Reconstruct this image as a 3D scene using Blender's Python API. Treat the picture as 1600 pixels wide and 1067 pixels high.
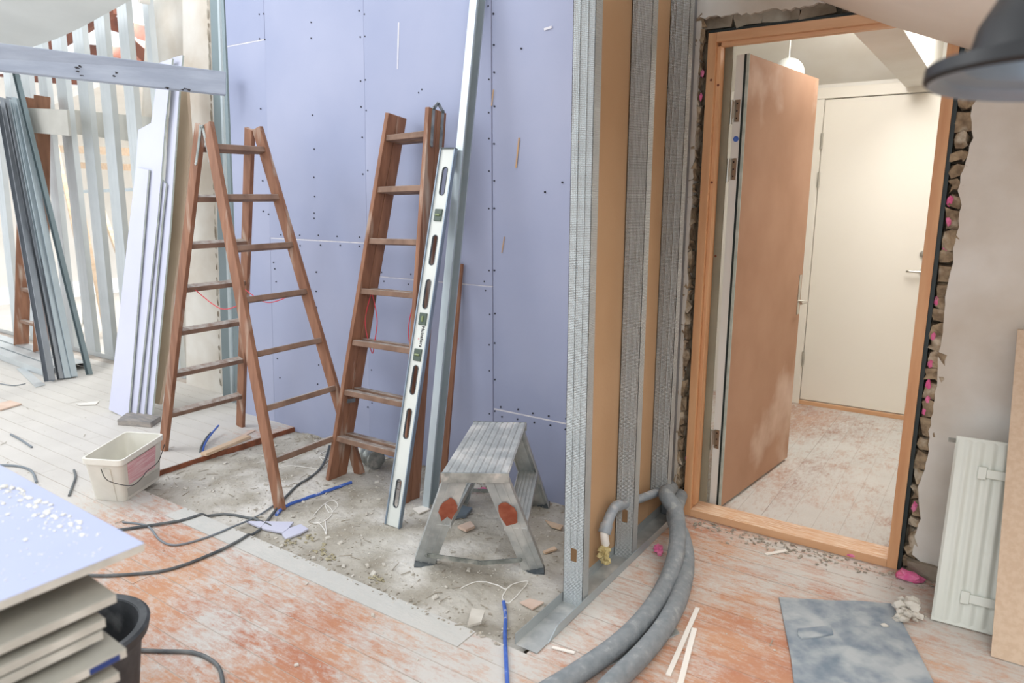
import bpy, bmesh, math, random
from mathutils import Vector, Matrix, noise
V = Vector
rnd = random.Random(7)
scene = bpy.context.scene
for o in list(bpy.data.objects): bpy.data.objects.remove(o, do_unlink=True)
COL = scene.collection

# ------------------------------------------------------------------ camera
F, TH, RO, YAW, H = 1113.3, .2028, .00143, .6002, 1.45
CM = Matrix.Rotation(YAW, 3, 'Z') @ Matrix.Rotation(math.pi/2-TH, 3, 'X') @ Matrix.Rotation(RO, 3, 'Z')
cam = bpy.data.cameras.new('camera'); camo = bpy.data.objects.new('camera', cam); COL.objects.link(camo)
cam.sensor_width = 36; cam.lens = F/1600*36; cam.clip_start = .05
camo.matrix_world = Matrix.Translation((0, 0, H)) @ CM.to_4x4()
cam.dof.use_dof = True; cam.dof.focus_distance = 3.3; cam.dof.aperture_fstop = 3.2
scene.camera = camo
# ------------------------------------------------------------------ light
scene.view_settings.view_transform = 'Standard'; scene.view_settings.look = 'None'
scene.view_settings.gamma = 1; scene.view_settings.use_curve_mapping = False
scene.view_settings.exposure = 0.46
w = bpy.data.worlds.new('World'); scene.world = w; w.use_nodes = True
bg = w.node_tree.nodes['Background']; bg.inputs[0].default_value = (.93, .96, 1.0, 1); bg.inputs[1].default_value = 1.05
def area(name, loc, target, sx, sy, power, col=(1, 1, 1)):
    l = bpy.data.lights.new(name, 'AREA'); l.shape = 'RECTANGLE'; l.size = sx; l.size_y = sy; l.energy = power; l.color = col
    o = bpy.data.objects.new(name, l); COL.objects.link(o); o.location = loc
    o.rotation_euler = (V(target)-V(loc)).to_track_quat('-Z', 'Y').to_euler(); return o
area('skylight_left', (-5.6, .2, 3.6), (-4.0, 2.4, .6), 2.2, 1.6, 60, (.97, .98, 1))
area('skylight_rear_room', (-8.5, 5.6, 3.4), (-6.6, 3.6, .3), 2.5, 2.0, 330, (1, .98, .95))
area('hall_fill', (-.45, 4.1, 2.4), (-.45, 4.3, 0), .9, .9, 30, (1, .985, .965))  # area light added under the hall ceiling to brighten the hall
area('fill_right', (1.0, -.4, 3.0), (-.4, 2.9, .6), 1.4, 1.2, 38, (1, .985, .96))  # fill light added to brighten the right wall; no roof opening there

# ------------------------------------------------------------------ picture-measured points on real planes
def ray(x, y): return CM @ V((x-800, 533.5-y, -F))
CO = V((0, 0, H))
def fl(x, y, z=0.0): d = ray(x, y); return CO + d*((z-H)/d.z)
def pY(x, y, Y): d = ray(x, y); return CO + d*(Y/d.y)
def pX(x, y, X): d = ray(x, y); return CO + d*(X/d.x)
def pP(x, y, p, n): d = ray(x, y); return CO + d*((V(p)-CO).dot(V(n))/d.dot(V(n)))

# ------------------------------------------------------------------ materials
def srgb(c):
    return tuple((x/255/12.92 if x/255 <= .04045 else ((x/255+.055)/1.055)**2.4) for x in c) + (1,)
MATS = {}
def mat(name, c1, c2=None, scale=8, rough=.7, metal=0, bump=0, bscale=None, stretch=(1, 1, 1), dust=0, dcol=(222, 219, 212),
        thr=(.35, .65), rand=0, detail=6, topdust=0, world=False, spec=None):
    if name in MATS: return MATS[name]
    m = bpy.data.materials.new(name); m.use_nodes = True; MATS[name] = m
    nt = m.node_tree; N = nt.nodes; L = nt.links; b = N['Principled BSDF']
    b.inputs['Roughness'].default_value = rough; b.inputs['Metallic'].default_value = metal
    if spec is not None: b.inputs['Specular IOR Level'].default_value = spec
    if world:
        g = N.new('ShaderNodeNewGeometry'); co = g.outputs['Position']
    else:
        t = N.new('ShaderNodeTexCoord'); co = t.outputs['Object']
    mp = N.new('ShaderNodeMapping'); mp.inputs['Scale'].default_value = stretch; L.new(co, mp.inputs[0])
    if rand:
        oi = N.new('ShaderNodeObjectInfo'); mu = N.new('ShaderNodeVectorMath'); mu.operation = 'SCALE'
        cmb = N.new('ShaderNodeCombineXYZ'); L.new(oi.outputs['Random'], cmb.inputs[0]); L.new(oi.outputs['Random'], cmb.inputs[1])
        L.new(cmb.outputs[0], mu.inputs[0]); mu.inputs['Scale'].default_value = 37*rand; L.new(mu.outputs[0], mp.inputs['Location'])
    def noise_(s, d=detail, out=None):
        n = N.new('ShaderNodeTexNoise'); n.inputs['Scale'].default_value = s; n.inputs['Detail'].default_value = d
        L.new(out or mp.outputs[0], n.inputs['Vector']); return n
    def ramp(n, a, z):
        r = N.new('ShaderNodeMapRange'); r.inputs[1].default_value = a; r.inputs[2].default_value = z; L.new(n, r.inputs[0]); return r.outputs[0]
    def mix(f, a, c):
        x = N.new('ShaderNodeMix'); x.data_type = 'RGBA'
        if isinstance(f, (int, float)): x.inputs[0].default_value = f
        else: L.new(f, x.inputs[0])
        for i, v in ((6, a), (7, c)):
            if isinstance(v, tuple): x.inputs[i].default_value = v
            else: L.new(v, x.inputs[i])
        return x.outputs[2]
    col = srgb(c1)
    if c2 is not None: col = mix(ramp(noise_(scale).outputs[0], *thr), srgb(c1), srgb(c2))
    if dust:
        n = noise_(scale*.6, 10, co if stretch == (1, 1, 1) else mp.outputs[0])
        col = mix(ramp(n.outputs[0], .62-dust*.4, .75-dust*.3), col, srgb(dcol))
    if topdust:
        g = N.new('ShaderNodeNewGeometry'); s = N.new('ShaderNodeSeparateXYZ'); L.new(g.outputs['True Normal'], s.inputs[0])
        f = ramp(s.outputs[2], .25, .9); n = noise_(30, 4); mu = N.new('ShaderNodeMath'); mu.operation = 'MULTIPLY'
        L.new(f, mu.inputs[0]); L.new(ramp(n.outputs[0], .65-topdust*.5, .7), mu.inputs[1]); col = mix(mu.outputs[0], col, srgb(dcol))
    if isinstance(col, tuple): b.inputs['Base Color'].default_value = col
    else: L.new(col, b.inputs['Base Color'])
    if bump:
        n = noise_(bscale or scale*4); bp = N.new('ShaderNodeBump'); bp.inputs['Strength'].default_value = bump; bp.inputs['Distance'].default_value = .01
        L.new(n.outputs[0], bp.inputs['Height']); L.new(bp.outputs[0], b.inputs['Normal'])
    return m

mat('violet_board', (152, 160, 187), (165, 171, 195), 1.3, .75, bump=.04, bscale=60, rand=1)
mat('violet_sheet', (196, 198, 218), (204, 206, 222), 2, .75, bump=.05, bscale=50, dust=.12)
mat('board_core', (196, 192, 182), (170, 166, 156), 12, .9, bump=.3)
mat('board_paper', (150, 148, 138), (176, 172, 160), 5, .85, bump=.1)
mat('tan_paper', (196, 162, 126), (188, 153, 116), 2, .85, bump=.06, bscale=70)
mat('green_edge', (196, 202, 192), (170, 178, 166), 20, .8)
mat('joint', (226, 224, 226), (200, 200, 210), 20, .9)
mat('ladder_wood', (122, 82, 60), (152, 108, 82), 9, .65, bump=.2, bscale=30, stretch=(3, 3, .4), topdust=.6, dust=.1, dcol=(182, 164, 148), thr=(.3, .7))
mat('rung_wood', (112, 86, 70), (142, 114, 96), 10, .7, bump=.12, topdust=.85, dcol=(188, 182, 174))
mat('pine', (216, 168, 124), (196, 140, 96), 5, .55, bump=.05, stretch=(4, 4, .5), thr=(.35, .75))
mat('pine_h', (222, 178, 138), (204, 152, 110), 5, .55, bump=.05, stretch=(.5, 4, 4), thr=(.35, .75), topdust=.55, dcol=(236, 214, 190))
mat('old_plaster', (222, 219, 212), (196, 186, 172), 2.2, .9, bump=.25, bscale=14, dust=.22, dcol=(222, 219, 212))
mat('rough_plaster', (160, 150, 134), (112, 100, 84), 7, .95, bump=.7, bscale=22, dust=.25, dcol=(176, 172, 160))
mat('mortar', (110, 98, 82), (140, 128, 108), 14, .95, bump=.8)
mat('brick', (168, 148, 120), (118, 100, 80), 30, .95, bump=.8, bscale=40, dust=.25, dcol=(196, 184, 164), rand=1)
mat('pink_foam', (222, 96, 150), (236, 140, 178), 30, .8, bump=.6)
mat('yellow_foam', (214, 200, 150), (190, 172, 118), 30, .9, bump=.9)
mat('white_paint', (238, 234, 226), (230, 225, 216), 2, .6)
mat('white_door', (240, 234, 222), (236, 229, 216), 1, .35)
mat('hall_white', (236, 233, 226), (228, 223, 213), 3, .8, bump=.1)
mat('hardboard', (184, 144, 116), (172, 131, 103), 3, .75, bump=.05, dust=.14, dcol=(214, 186, 166))
mat('gasket', (28, 40, 40), rough=.5)
mat('screw', (50, 50, 58), rough=.5, metal=.5)
mat('chrome', (200, 198, 190), rough=.28, metal=1)
mat('steel_dirty', (176, 180, 176), (130, 136, 132), 22, .42, metal=.75, dust=.15)
mat('aluminium', (186, 190, 188), (164, 168, 168), 14, .5, metal=.3, dust=.3, dcol=(210, 210, 206), stretch=(1, 1, 1))
mat('rust_red', (140, 70, 48), (160, 92, 68), 25, .9)
mat('rubber', (70, 78, 84), (100, 106, 108), 20, .8)
mat('level_paint', (214, 218, 212), (204, 208, 202), 5, .4)
mat('level_side', (140, 154, 168), (126, 140, 154), 8, .35, metal=.5)
mat('vial_block', (72, 86, 76), rough=.4)
mat('vial', (120, 134, 92), rough=.2)
mat('ink', (44, 40, 44), rough=.6)
mat('grey_beam', (158, 166, 180), (176, 184, 196), 6, .7, bump=.2, stretch=(.6, .6, 3))
mat('plastic_white', (232, 230, 220), (214, 212, 202), 5, .45, dust=.1, topdust=.2)
mat('pink_label', (220, 162, 170), (232, 196, 200), 12, .6, thr=(.45, .55), stretch=(.6, .6, 14))
mat('wire', (90, 90, 90), rough=.4, metal=.8)
mat('cable', (70, 76, 80), (112, 116, 116), 14, .65)
mat('cable_light', (120, 128, 134), rough=.6)
mat('blue_plastic', (56, 92, 176), (80, 116, 196), 30, .5, topdust=.15)
mat('blue_dark', (30, 56, 112), rough=.5)
mat('hose_foam', (122, 129, 133), (140, 145, 148), 30, .85, bump=.3, bscale=80, topdust=.12, dcol=(160, 164, 164))
mat('pipe_grey', (138, 148, 158), (150, 160, 168), 9, .45, topdust=.4, dcol=(200, 200, 200))
mat('pipe_white', (240, 238, 232), rough=.4)
mat('mat_grey', (118, 132, 144), (156, 164, 170), 14, .85, dust=.42, dcol=(176, 182, 184), bump=.1)
mat('lamp_black', (15, 16, 18), rough=.45)
mat('radiator', (214, 218, 210), (206, 210, 200), 6, .45, dust=.08, dcol=(190, 176, 150))
mat('chipboard', (204, 182, 158), (196, 172, 147), 60, .85, bump=.1, thr=(.4, .6))
mat('grey_timber', (128, 126, 124), (158, 150, 142), 9, .85, bump=.3, stretch=(1, 4, 4))
mat('light_timber', (222, 198, 172), (206, 178, 148), 8, .75, stretch=(3, 1, 3), bump=.1)
mat('brown_timber', (122, 66, 42), (96, 50, 32), 6, .7, bump=.2)
mat('rubble', (214, 210, 200), (186, 180, 168), 9, .95)
mat('rubble_dark', (180, 172, 158), (150, 142, 128), 9, .95)
mat('string', (232, 230, 224), rough=.8)
mat('red_cord', (206, 60, 72), rough=.6)
mat('wool', (192, 184, 156), (160, 150, 120), 30, .95, bump=1)
mat('bucket_black', (50, 54, 58), (76, 80, 84), 14, .6, dust=.15, dcol=(120, 124, 126))
mat('globe', (214, 214, 208), rough=.3)
mat('rail_grey', (196, 194, 186), (186, 184, 176), 6, .8)
mat('seam_dust', (190, 182, 172), (170, 156, 144), 9, .95)
mat('tan_board', (206, 184, 160), (192, 168, 144), 3, .85)
mat('ceil_cool', (218, 222, 222), (208, 212, 212), 2, .8)
mat('violet_top', (172, 180, 208), (182, 189, 214), 2, .8, dust=.08)
mat('gap_shade', (150, 146, 126), (136, 132, 114), 6, .8)  # tone of the shaded gap by the hinge jamb, put into the colour
mat('tile_pink', (218, 196, 180), (206, 180, 162), 12, .8)

def galv(name, c1, c2, sc, rough, dim):
    m = bpy.data.materials.new(name); m.use_nodes = True; MATS[name] = m
    N = m.node_tree.nodes; L = m.node_tree.links; b = N['Principled BSDF']; b.inputs['Metallic'].default_value = .6; b.inputs['Roughness'].default_value = rough
    t = N.new('ShaderNodeTexCoord'); n = N.new('ShaderNodeTexNoise'); n.inputs['Scale'].default_value = sc; L.new(t.outputs['Object'], n.inputs[0])
    x = N.new('ShaderNodeMix'); x.data_type = 'RGBA'; L.new(n.outputs[0], x.inputs[0]); x.inputs[6].default_value = srgb(c1); x.inputs[7].default_value = srgb(c2)
    L.new(x.outputs[2], b.inputs['Base Color'])
    if dim:
        # rolled dimples: product of three sines in rotated coordinates
        s = N.new('ShaderNodeSeparateXYZ'); L.new(t.outputs['Object'], s.inputs[0])
        def M(op, a, c=None):
            k = N.new('ShaderNodeMath'); k.operation = op
            for i, v in enumerate((a, c)):
                if v is None: continue
                if isinstance(v, (int, float)): k.inputs[i].default_value = v
                else: L.new(v, k.inputs[i])
            return k.outputs[0]
        h = M('ADD', s.outputs[0], s.outputs[1]); k = 2*math.pi/.011
        a = M('SINE', M('MULTIPLY', M('ADD', h, s.outputs[2]), k)); c = M('SINE', M('MULTIPLY', M('SUBTRACT', h, s.outputs[2]), k))
        p = M('MULTIPLY', a, c); bp = N.new('ShaderNodeBump'); bp.inputs['Strength'].default_value = .7; bp.inputs['Distance'].default_value = .004
        L.new(p, bp.inputs['Height']); L.new(bp.outputs[0], b.inputs['Normal'])
    return m
galv('galv', (196, 206, 210), (172, 184, 190), 9, .42, False)
galv('galv_dimple', (206, 212, 212), (180, 188, 190), 7, .4, True)
galv('galv_dark', (160, 164, 170), (128, 134, 140), 7, .3, False)
galv('galv_green', (142, 156, 162), (120, 134, 136), 3, .5, False)
galv('galv_white', (212, 217, 218), (192, 198, 200), 5, .5, False)

def floor_mat(name, hall=False, grey=False):
    m = bpy.data.materials.new(name); m.use_nodes = True; MATS[name] = m
    N = m.node_tree.nodes; L = m.node_tree.links; b = N['Principled BSDF']; b.inputs['Roughness'].default_value = .8
    g = N.new('ShaderNodeNewGeometry')
    def nz(s, st, d=8, r=.6, loc=(0, 0, 0)):
        mp = N.new('ShaderNodeMapping'); mp.inputs['Scale'].default_value = st; mp.inputs['Location'].default_value = loc; L.new(g.outputs['Position'], mp.inputs[0])
        n = N.new('ShaderNodeTexNoise'); n.inputs['Scale'].default_value = s; n.inputs['Detail'].default_value = d; n.inputs['Roughness'].default_value = r
        L.new(mp.outputs[0], n.inputs[0]); return n.outputs[0]
    def mth(op, a, c, cl=False):
        k = N.new('ShaderNodeMath'); k.operation = op; k.use_clamp = cl
        for i, v in enumerate((a, c)):
            if isinstance(v, (int, float)): k.inputs[i].default_value = v
            else: L.new(v, k.inputs[i])
        return k.outputs[0]
    def mr(v, a, z, lo=0, hi=1):
        r = N.new('ShaderNodeMapRange'); L.new(v, r.inputs[0]); r.inputs[1].default_value = a; r.inputs[2].default_value = z; r.inputs[3].default_value = lo; r.inputs[4].default_value = hi; return r.outputs[0]
    def mix(f, a, c):
        x = N.new('ShaderNodeMix'); x.data_type = 'RGBA'; L.new(f, x.inputs[0])
        for i, v in ((6, a), (7, c)):
            if isinstance(v, tuple): x.inputs[i].default_value = v
            else: L.new(v, x.inputs[i])
        return x.outputs[2]
    s = N.new('ShaderNodeSeparateXYZ'); L.new(g.outputs['Position'], s.inputs[0])
    st = (1, .45, 1) if hall else (.6, 1.2, 1)
    paint = mix(mr(nz(3, st, loc=(5, 3, 0)), .35, .65), srgb((198, 144, 106) if not hall else (186, 150, 132)), srgb((176, 106, 74) if not hall else (150, 112, 96)))
    oi = N.new('ShaderNodeObjectInfo')
    paint = mix(mr(oi.outputs['Random'], 0, 1, 0, .3), paint, srgb((208, 168, 134)))
    if grey: paint = mix(nz(6, (1, 1, 1)), srgb((186, 188, 184)), srgb((202, 202, 196)))
    big = nz(1.25, (1, 1, 1), 5, .55, (2.3, 1.1, 0)); fine = nz(15, st, 15, .88); streak = nz(60, (.25, 1, 1) if not hall else (1, .3, 1), 5, .7)
    v = mth('ADD', mth('MULTIPLY', big, .75), mth('ADD', mth('MULTIPLY', fine, 1.0), mth('MULTIPLY', streak, .40)))
    # plaster dust is trodden in thickly towards the far left bay, worn thin near the camera and door
    left = mr(s.outputs[0], -3.2, -5.2, 0, .42)
    mid = mr(s.outputs[1], .9, 1.7, -.04, .05)
    worn = mth('MULTIPLY', mr(s.outputs[0], -1.1, -.8, 0, 1), mr(s.outputs[1], 2.85, 2.5, 0, -.07))
    v = mth('ADD', v, mth('ADD', worn, mth('ADD', left, mid))) if not hall else mth('ADD', v, .08)
    dust = mr(v, .99, 1.19, .06, .95)
    dcol = mix(nz(3.5, (1, 1, 1), 6), srgb((192, 190, 184)), srgb((214, 212, 206)))
    col = mix(dust, paint, dcol)
    col = mix(mr(nz(140, (1, 1, 1), 4, .8), .6, .72, 0, .45), col, srgb((232, 230, 226)))
    col = mix(mr(nz(90, (1, 1, 1), 4, .8, (7, 7, 7)), .62, .75, 0, .35), col, srgb((136, 116, 102)))
    L.new(col, b.inputs['Base Color'])
    bp = N.new('ShaderNodeBump'); bp.inputs['Strength'].default_value = .5; bp.inputs['Distance'].default_value = .004; L.new(mth('ADD', streak, fine), bp.inputs['Height']); L.new(bp.outputs[0], b.inputs['Normal'])
floor_mat('floor_paint'); floor_mat('floor_grey', grey=True); floor_mat('floor_hall', hall=True)
mat('floor_edge', (142, 84, 58), (110, 66, 46), 20, .9)
mat('screed', (194, 190, 180), (158, 151, 137), 5, .95, bump=.9, bscale=30, dust=.3, dcol=(212, 209, 202), world=True, detail=10)

# ------------------------------------------------------------------ mesh helpers
def ortho(u, hint):
    u = u.normalized(); a = V(hint) - u*V(hint).dot(u); a.normalize(); return a, u.cross(a).normalized()
class MB:
    def __init__(s): s.v = []; s.f = []
    def add(s, vs, fs):
        k = len(s.v); s.v += [V(x) for x in vs]; s.f += [tuple(i+k for i in f) for f in fs]; return s
    def hexa(s, b, t):
        return s.add(list(b)+list(t), [(3, 2, 1, 0), (4, 5, 6, 7), (0, 1, 5, 4), (1, 2, 6, 5), (2, 3, 7, 6), (3, 0, 4, 7)])
    def box(s, x0, x1, y0, y1, z0, z1):
        return s.hexa([(x0, y0, z0), (x1, y0, z0), (x1, y1, z0), (x0, y1, z0)], [(x0, y0, z1), (x1, y0, z1), (x1, y1, z1), (x0, y1, z1)])
    def bar(s, p, q, wa, wb, hint, off=(0, 0)):
        """box along p-q; wa along the hint direction, wb across it"""
        p = V(p); q = V(q); a, b = ortho(q-p, hint); c = a*off[0]+b*off[1]
        def ring(o): return [o+c+a*(wa/2*i)+b*(wb/2*j) for i, j in ((-1, -1), (1, -1), (1, 1), (-1, 1))]
        return s.hexa(ring(p), ring(q))
    def prism(s, pts, d):
        pts = [V(p) for p in pts]; d = V(d); n = len(pts); k = len(s.v); s.v += pts + [p+d for p in pts]
        s.f.append(tuple(k+i for i in range(n))); s.f.append(tuple(k+n+i for i in reversed(range(n))))
        for i in range(n): s.f.append((k+i, k+n+i, k+n+(i+1) % n, k+(i+1) % n))
        return s
    def tube(s, pts, r, n=8, caps=True):
        pts = [V(p) for p in pts]; rs = r if isinstance(r, (list, tuple)) else [r]*len(pts); k = len(s.v)
        a = None
        for i, p in enumerate(pts):
            t = (pts[min(i+1, len(pts)-1)]-pts[max(i-1, 0)]).normalized()
            if a is None: a = t.orthogonal().normalized()
            a = (a-t*a.dot(t)).normalized(); b = t.cross(a)
            s.v += [p+(a*math.cos(2*math.pi*j/n)+b*math.sin(2*math.pi*j/n))*rs[i] for j in range(n)]
        for i in range(len(pts)-1):
            for j in range(n): s.f.append((k+i*n+j, k+i*n+(j+1) % n, k+(i+1)*n+(j+1) % n, k+(i+1)*n+j))
        if caps: s.f.append(tuple(k+j for j in reversed(range(n)))); s.f.append(tuple(k+(len(pts)-1)*n+j for j in range(n)))
        return s
    def lathe(s, c, prof, n=32, axis=(0, 0, 1)):
        c = V(c); ax = V(axis).normalized(); a = ax.orthogonal().normalized(); b = ax.cross(a); k = len(s.v)
        for r, h in prof: s.v += [c+ax*h+(a*math.cos(2*math.pi*j/n)+b*math.sin(2*math.pi*j/n))*r for j in range(n)]
        for i in range(len(prof)-1):
            for j in range(n): s.f.append((k+i*n+j, k+i*n+(j+1) % n, k+(i+1)*n+(j+1) % n, k+(i+1)*n+j))
        return s
    def blob(s, c, r, sc=(1, 1, 1), amp=.25, seed=0, sub=2):
        bm = bmesh.new(); bmesh.ops.create_icosphere(bm, subdivisions=sub, radius=1)
        vs = []
        for v in bm.verts:
            k = 1+amp*noise.noise(v.co*1.8+V((seed*3.1, seed, 0)))*2; vs.append(V(c)+V((v.co.x*sc[0], v.co.y*sc[1], v.co.z*sc[2]))*r*k)
        fs = [tuple(v.index for v in f.verts) for f in bm.faces]; bm.free(); return s.add(vs, fs)
    def build(s, name, m, parent=None, smooth=False, bevel=0, loc=None):
        me = bpy.data.meshes.new(name)
        if parent is not None: org = wloc(parent)
        elif loc is not None: org = V(loc)
        else:
            xs = [v.x for v in s.v]; ys = [v.y for v in s.v]; org = V(((min(xs)+max(xs))/2, (min(ys)+max(ys))/2, min(v.z for v in s.v)))
        me.from_pydata([v-org for v in s.v], [], s.f); me.validate()
        bm = bmesh.new(); bm.from_mesh(me); bmesh.ops.recalc_face_normals(bm, faces=bm.faces)
        if bevel: bmesh.ops.bevel(bm, geom=[e for e in bm.edges if len(e.link_faces) == 2 and e.calc_face_angle(0) > .6], offset=bevel, segments=2, affect='EDGES', profile=.6)
        bm.to_mesh(me); bm.free()
        me.materials.append(MATS[m])
        if smooth:
            for p in me.polygons: p.use_smooth = True
            me.set_sharp_from_angle(angle=math.radians(38))
        o = bpy.data.objects.new(name, me); COL.objects.link(o)
        if parent is not None: o.parent = parent
        else: o.location = org
        return o
WL = {}
def wloc(o):
    v = V(o.location)
    while o.parent: o = o.parent; v += V(o.location)
    return v
def tag(o, label, cat, group=None, kind=None):
    if label: o['label'] = label
    if cat: o['category'] = cat
    if group: o['group'] = group
    if kind: o['kind'] = kind
    return o
def thing(name, label, cat, loc, group=None):
    o = bpy.data.objects.new(name, None); COL.objects.link(o); o.location = loc; o.empty_display_size = .1
    return tag(o, label, cat, group)
def struct(o): o['kind'] = 'structure'; return o
def lab(o, l): o['label'] = l; return o
def spline(pts, n=8):
    pts = [V(p) for p in pts]; out = []
    for i in range(len(pts)-1):
        p0 = pts[max(i-1, 0)]; p1 = pts[i]; p2 = pts[i+1]; p3 = pts[min(i+2, len(pts)-1)]
        for k in range(n):
            t = k/n; out.append(.5*((2*p1)+(p2-p0)*t+(2*p0-5*p1+4*p2-p3)*t*t+(3*p1-p0-3*p2+p3)*t**3))
    out.append(pts[-1]); return out

PZ = -.03      # level of the lifted-floor area
WY = 2.80      # face of the violet wall
DY = 3.00      # face of the door wall
PX0, PX1, PY0, PY1 = -3.6, -1.15, 1.72, 2.83

# ------------------------------------------------------------------ FLOOR
floor = struct(MB().box(-10.5, 1.6, -.2, PY0-.003, -.12, -.0022).box(-10.5, 1.6, 2.84, 3.12, -.12, -.0022).box(-10.5, PX0-.004, PY0-.003, 2.84, -.12, -.0022).box(PX1+.03, 1.6, PY0-.003, 2.84, -.12, -.0022).box(PX0-.004, PX1+.03, PY0-.003, 2.84, -.12, -.05).build('floor', 'seam_dust'))
RW = .1; row = 0; nb = 0
def board_run(x0, x1, y, m='floor_paint'):
    global nb
    x = x0 - rnd.uniform(0, 1.2) if x0 < -9 else x0
    while x < x1-.01:
        ln = rnd.choice((1.9, 2.4, 2.9)); e = min(x+ln, x1)
        if x1-e < .4: e = x1
        z = rnd.uniform(-.0012, .0004)
        g = .0008
        MB().hexa([(x+g, y+g, -.045), (e-g, y+g, -.045), (e-g, y+RW-g, -.045), (x+g, y+RW-g, -.045)],
                  [(x+g, y+g+.001, z), (e-g, y+g+.001, z), (e-g, y+RW-g-.001, z), (x+g, y+RW-g-.001, z)]).build('floorboard', m, floor)
        x = e; nb += 1
y = .22
while y < 3.0:
    yy = round(y, 2)
    if 1.715 <= yy < 2.80:
        board_run(-9.8, PX0, yy); board_run(PX1+.03, 1.5, yy)
    elif abs(yy-1.62) < .005:
        board_run(-9.8, -3.05, yy); g = MB().box(-3.048, -1.325, 1.621, 1.7195, -.045, .001).build('floorboard', 'floor_grey', floor); lab(g, 'bare grey floorboard beside the lifted area'); board_run(-1.323, 1.5, yy)
    else: board_run(-9.8, 1.5, yy)
    y += RW
# sawn brown edge of the boards along the left side of the opening
lab(MB().box(PX0-.002, PX0+.006, 1.8, PY1, -.045, -.003).build('cut_edge', 'floor_edge', floor), 'dark brown sawn edge of the floorboards')
# screed in the opening
mb = MB(); nx, ny = 150, 80
def pit_z(x, y):
    z = PZ + .010*noise.noise(V((x*3, y*3, 1))) + .006*noise.noise(V((x*11, y*11, 3))) + .004*noise.noise(V((x*37, y*37, 5)))
    z += .012*math.exp(-((x+3.3)**2+(y-1.85)**2)/.03) + .014*max(0, noise.noise(V((x*2.2, y*2.2, 9))))
    z += .02*math.exp(-((y-2.79)/.07)**2)*(.5+noise.noise(V((x*6, 0, 2))))
    return min(z, -.004)
mb.add([(PX0+(PX1-PX0)*i/nx, PY0+(2.84-PY0)*j/ny, pit_z(PX0+(PX1-PX0)*i/nx, PY0+(2.84-PY0)*j/ny)) for j in range(ny+1) for i in range(nx+1)],
       [(j*(nx+1)+i, j*(nx+1)+i+1, (j+1)*(nx+1)+i+1, (j+1)*(nx+1)+i) for j in range(ny) for i in range(nx)])
lab(mb.build('screed', 'screed', floor, smooth=True), 'dusty grey screed where the boards are lifted')
# hall floor: boards running away from the camera
hall = struct(MB().box(-2.2, 1.0, 3.12, 5.3, -.12, -.002).build('floor', 'seam_dust'))
x = -2.1
while x < .9:
    y = 3.13-rnd.uniform(0, .5) if False else 3.13
    while y < 5.25:
        e = min(y+rnd.uniform(.9, 2.2), 5.25)
        if 5.25-e < .3: e = 5.25
        MB().box(x+.0008, x+.1092, y+.0006, e-.0006, -.02, rnd.uniform(-.001, 0)).build('floorboard', 'floor_hall', hall); y = e
    x += .11
# rear bay floor
MBb = MB().box(-11, -4.0, 3.12, 8.2, -.12, -.002); struct(MBb.build('floor', 'floor_paint'))

# ------------------------------------------------------------------ VIOLET WALL (plasterboards, joints, screws)
wall = struct(MB().box(-4.0, -1.18, WY+.015, WY+.09, -.05, 3.0).build('wall_back', 'galv_dark'))
xs_top = [pY(350, 0, WY).x, pY(411, 0, WY).x, pY(568, 0, WY).x, -2.031, -1.18]
xs_bot = [pY(375, 610, WY).x, pY(426, 610, WY).x, pY(575, 610, WY).x, -2.029, -1.18]
zj = [[pY(380, 68, WY).z], [1.19], [1.012], [.392]]
ztop = 3.0
def xe(i, z): t = (z-.0)/2.39; return xs_bot[i]+(xs_top[i]-xs_bot[i])*t
g = .0016
for c in range(4):
    zs = [-.03]+zj[c]+[ztop]
    for k in range(len(zs)-1):
        a, b = zs[k], zs[k+1]; a2 = a+(.003 if k else 0); b2 = b-(.003 if k < len(zs)-2 else 0)
        pr = rnd.uniform(0, .0025) if c != 2 else .004
        MB().hexa([(xe(c, a)+g, WY-pr, a2), (xe(c+1, a)-g, WY-pr, a2), (xe(c+1, a)-g, WY+.0125, a2), (xe(c, a)+g, WY+.0125, a2)],
                  [(xe(c, b)+g, WY-pr, b2), (xe(c+1, b)-g, WY-pr, b2), (xe(c+1, b)-g, WY+.0125, b2), (xe(c, b)+g, WY+.0125, b2)]).build('plasterboard', 'violet_board', wall, bevel=.0008)
        if k: MB().box(xe(c, a)+.004, xe(c+1, a)-.004, WY-.001, WY+.008, a-.004, a+.004).build('joint_edge', 'joint', wall)
scr = MB()
def screw(px, py):
    p = pY(px, py, WY); p.y = WY-.0048
    scr.lathe(p, [(0.0005, .0005), (.0042, .0008), (.0042, -.004)], 8, (0, -1, 0))
for c, xsx in ((1, 409), (2, 566), (3, 768)):
    for yy in range(14, 640, 52):
        if c == 1 and yy > 400: continue
        for dx in (-4, 4):
            if rnd.random() < .72: screw(xsx+dx+(yy*.02 if c < 3 else yy*.003)+rnd.uniform(-.6, .6), yy+rnd.uniform(-9, 9))
for (a, b, y0, sl) in ((440, 560, 374, .025), (600, 760, 432, .085), (785, 884, 642, .2)):
    for k in range(5):
        for d in (-7, 8):
            xx = a+(b-a)*k/4; screw(xx+rnd.uniform(-3, 3), y0+(xx-a)*sl+d+rnd.uniform(-1, 1))
for yy in (35, 60, 180, 233, 277, 307, 333, 341, 425, 455, 480, 570, 600): screw(486+yy*.02+rnd.uniform(-2, 2), yy)
for px, py in ((815, 76), (879, 285), (852, 300), (428, 410), (430, 420), (432, 440), (430, 465), (434, 560), (438, 590), (660, 140), (655, 145)): screw(px, py)
sc = scr.build('screws', 'screw', wall); sc['kind'] = 'stuff'
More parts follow.
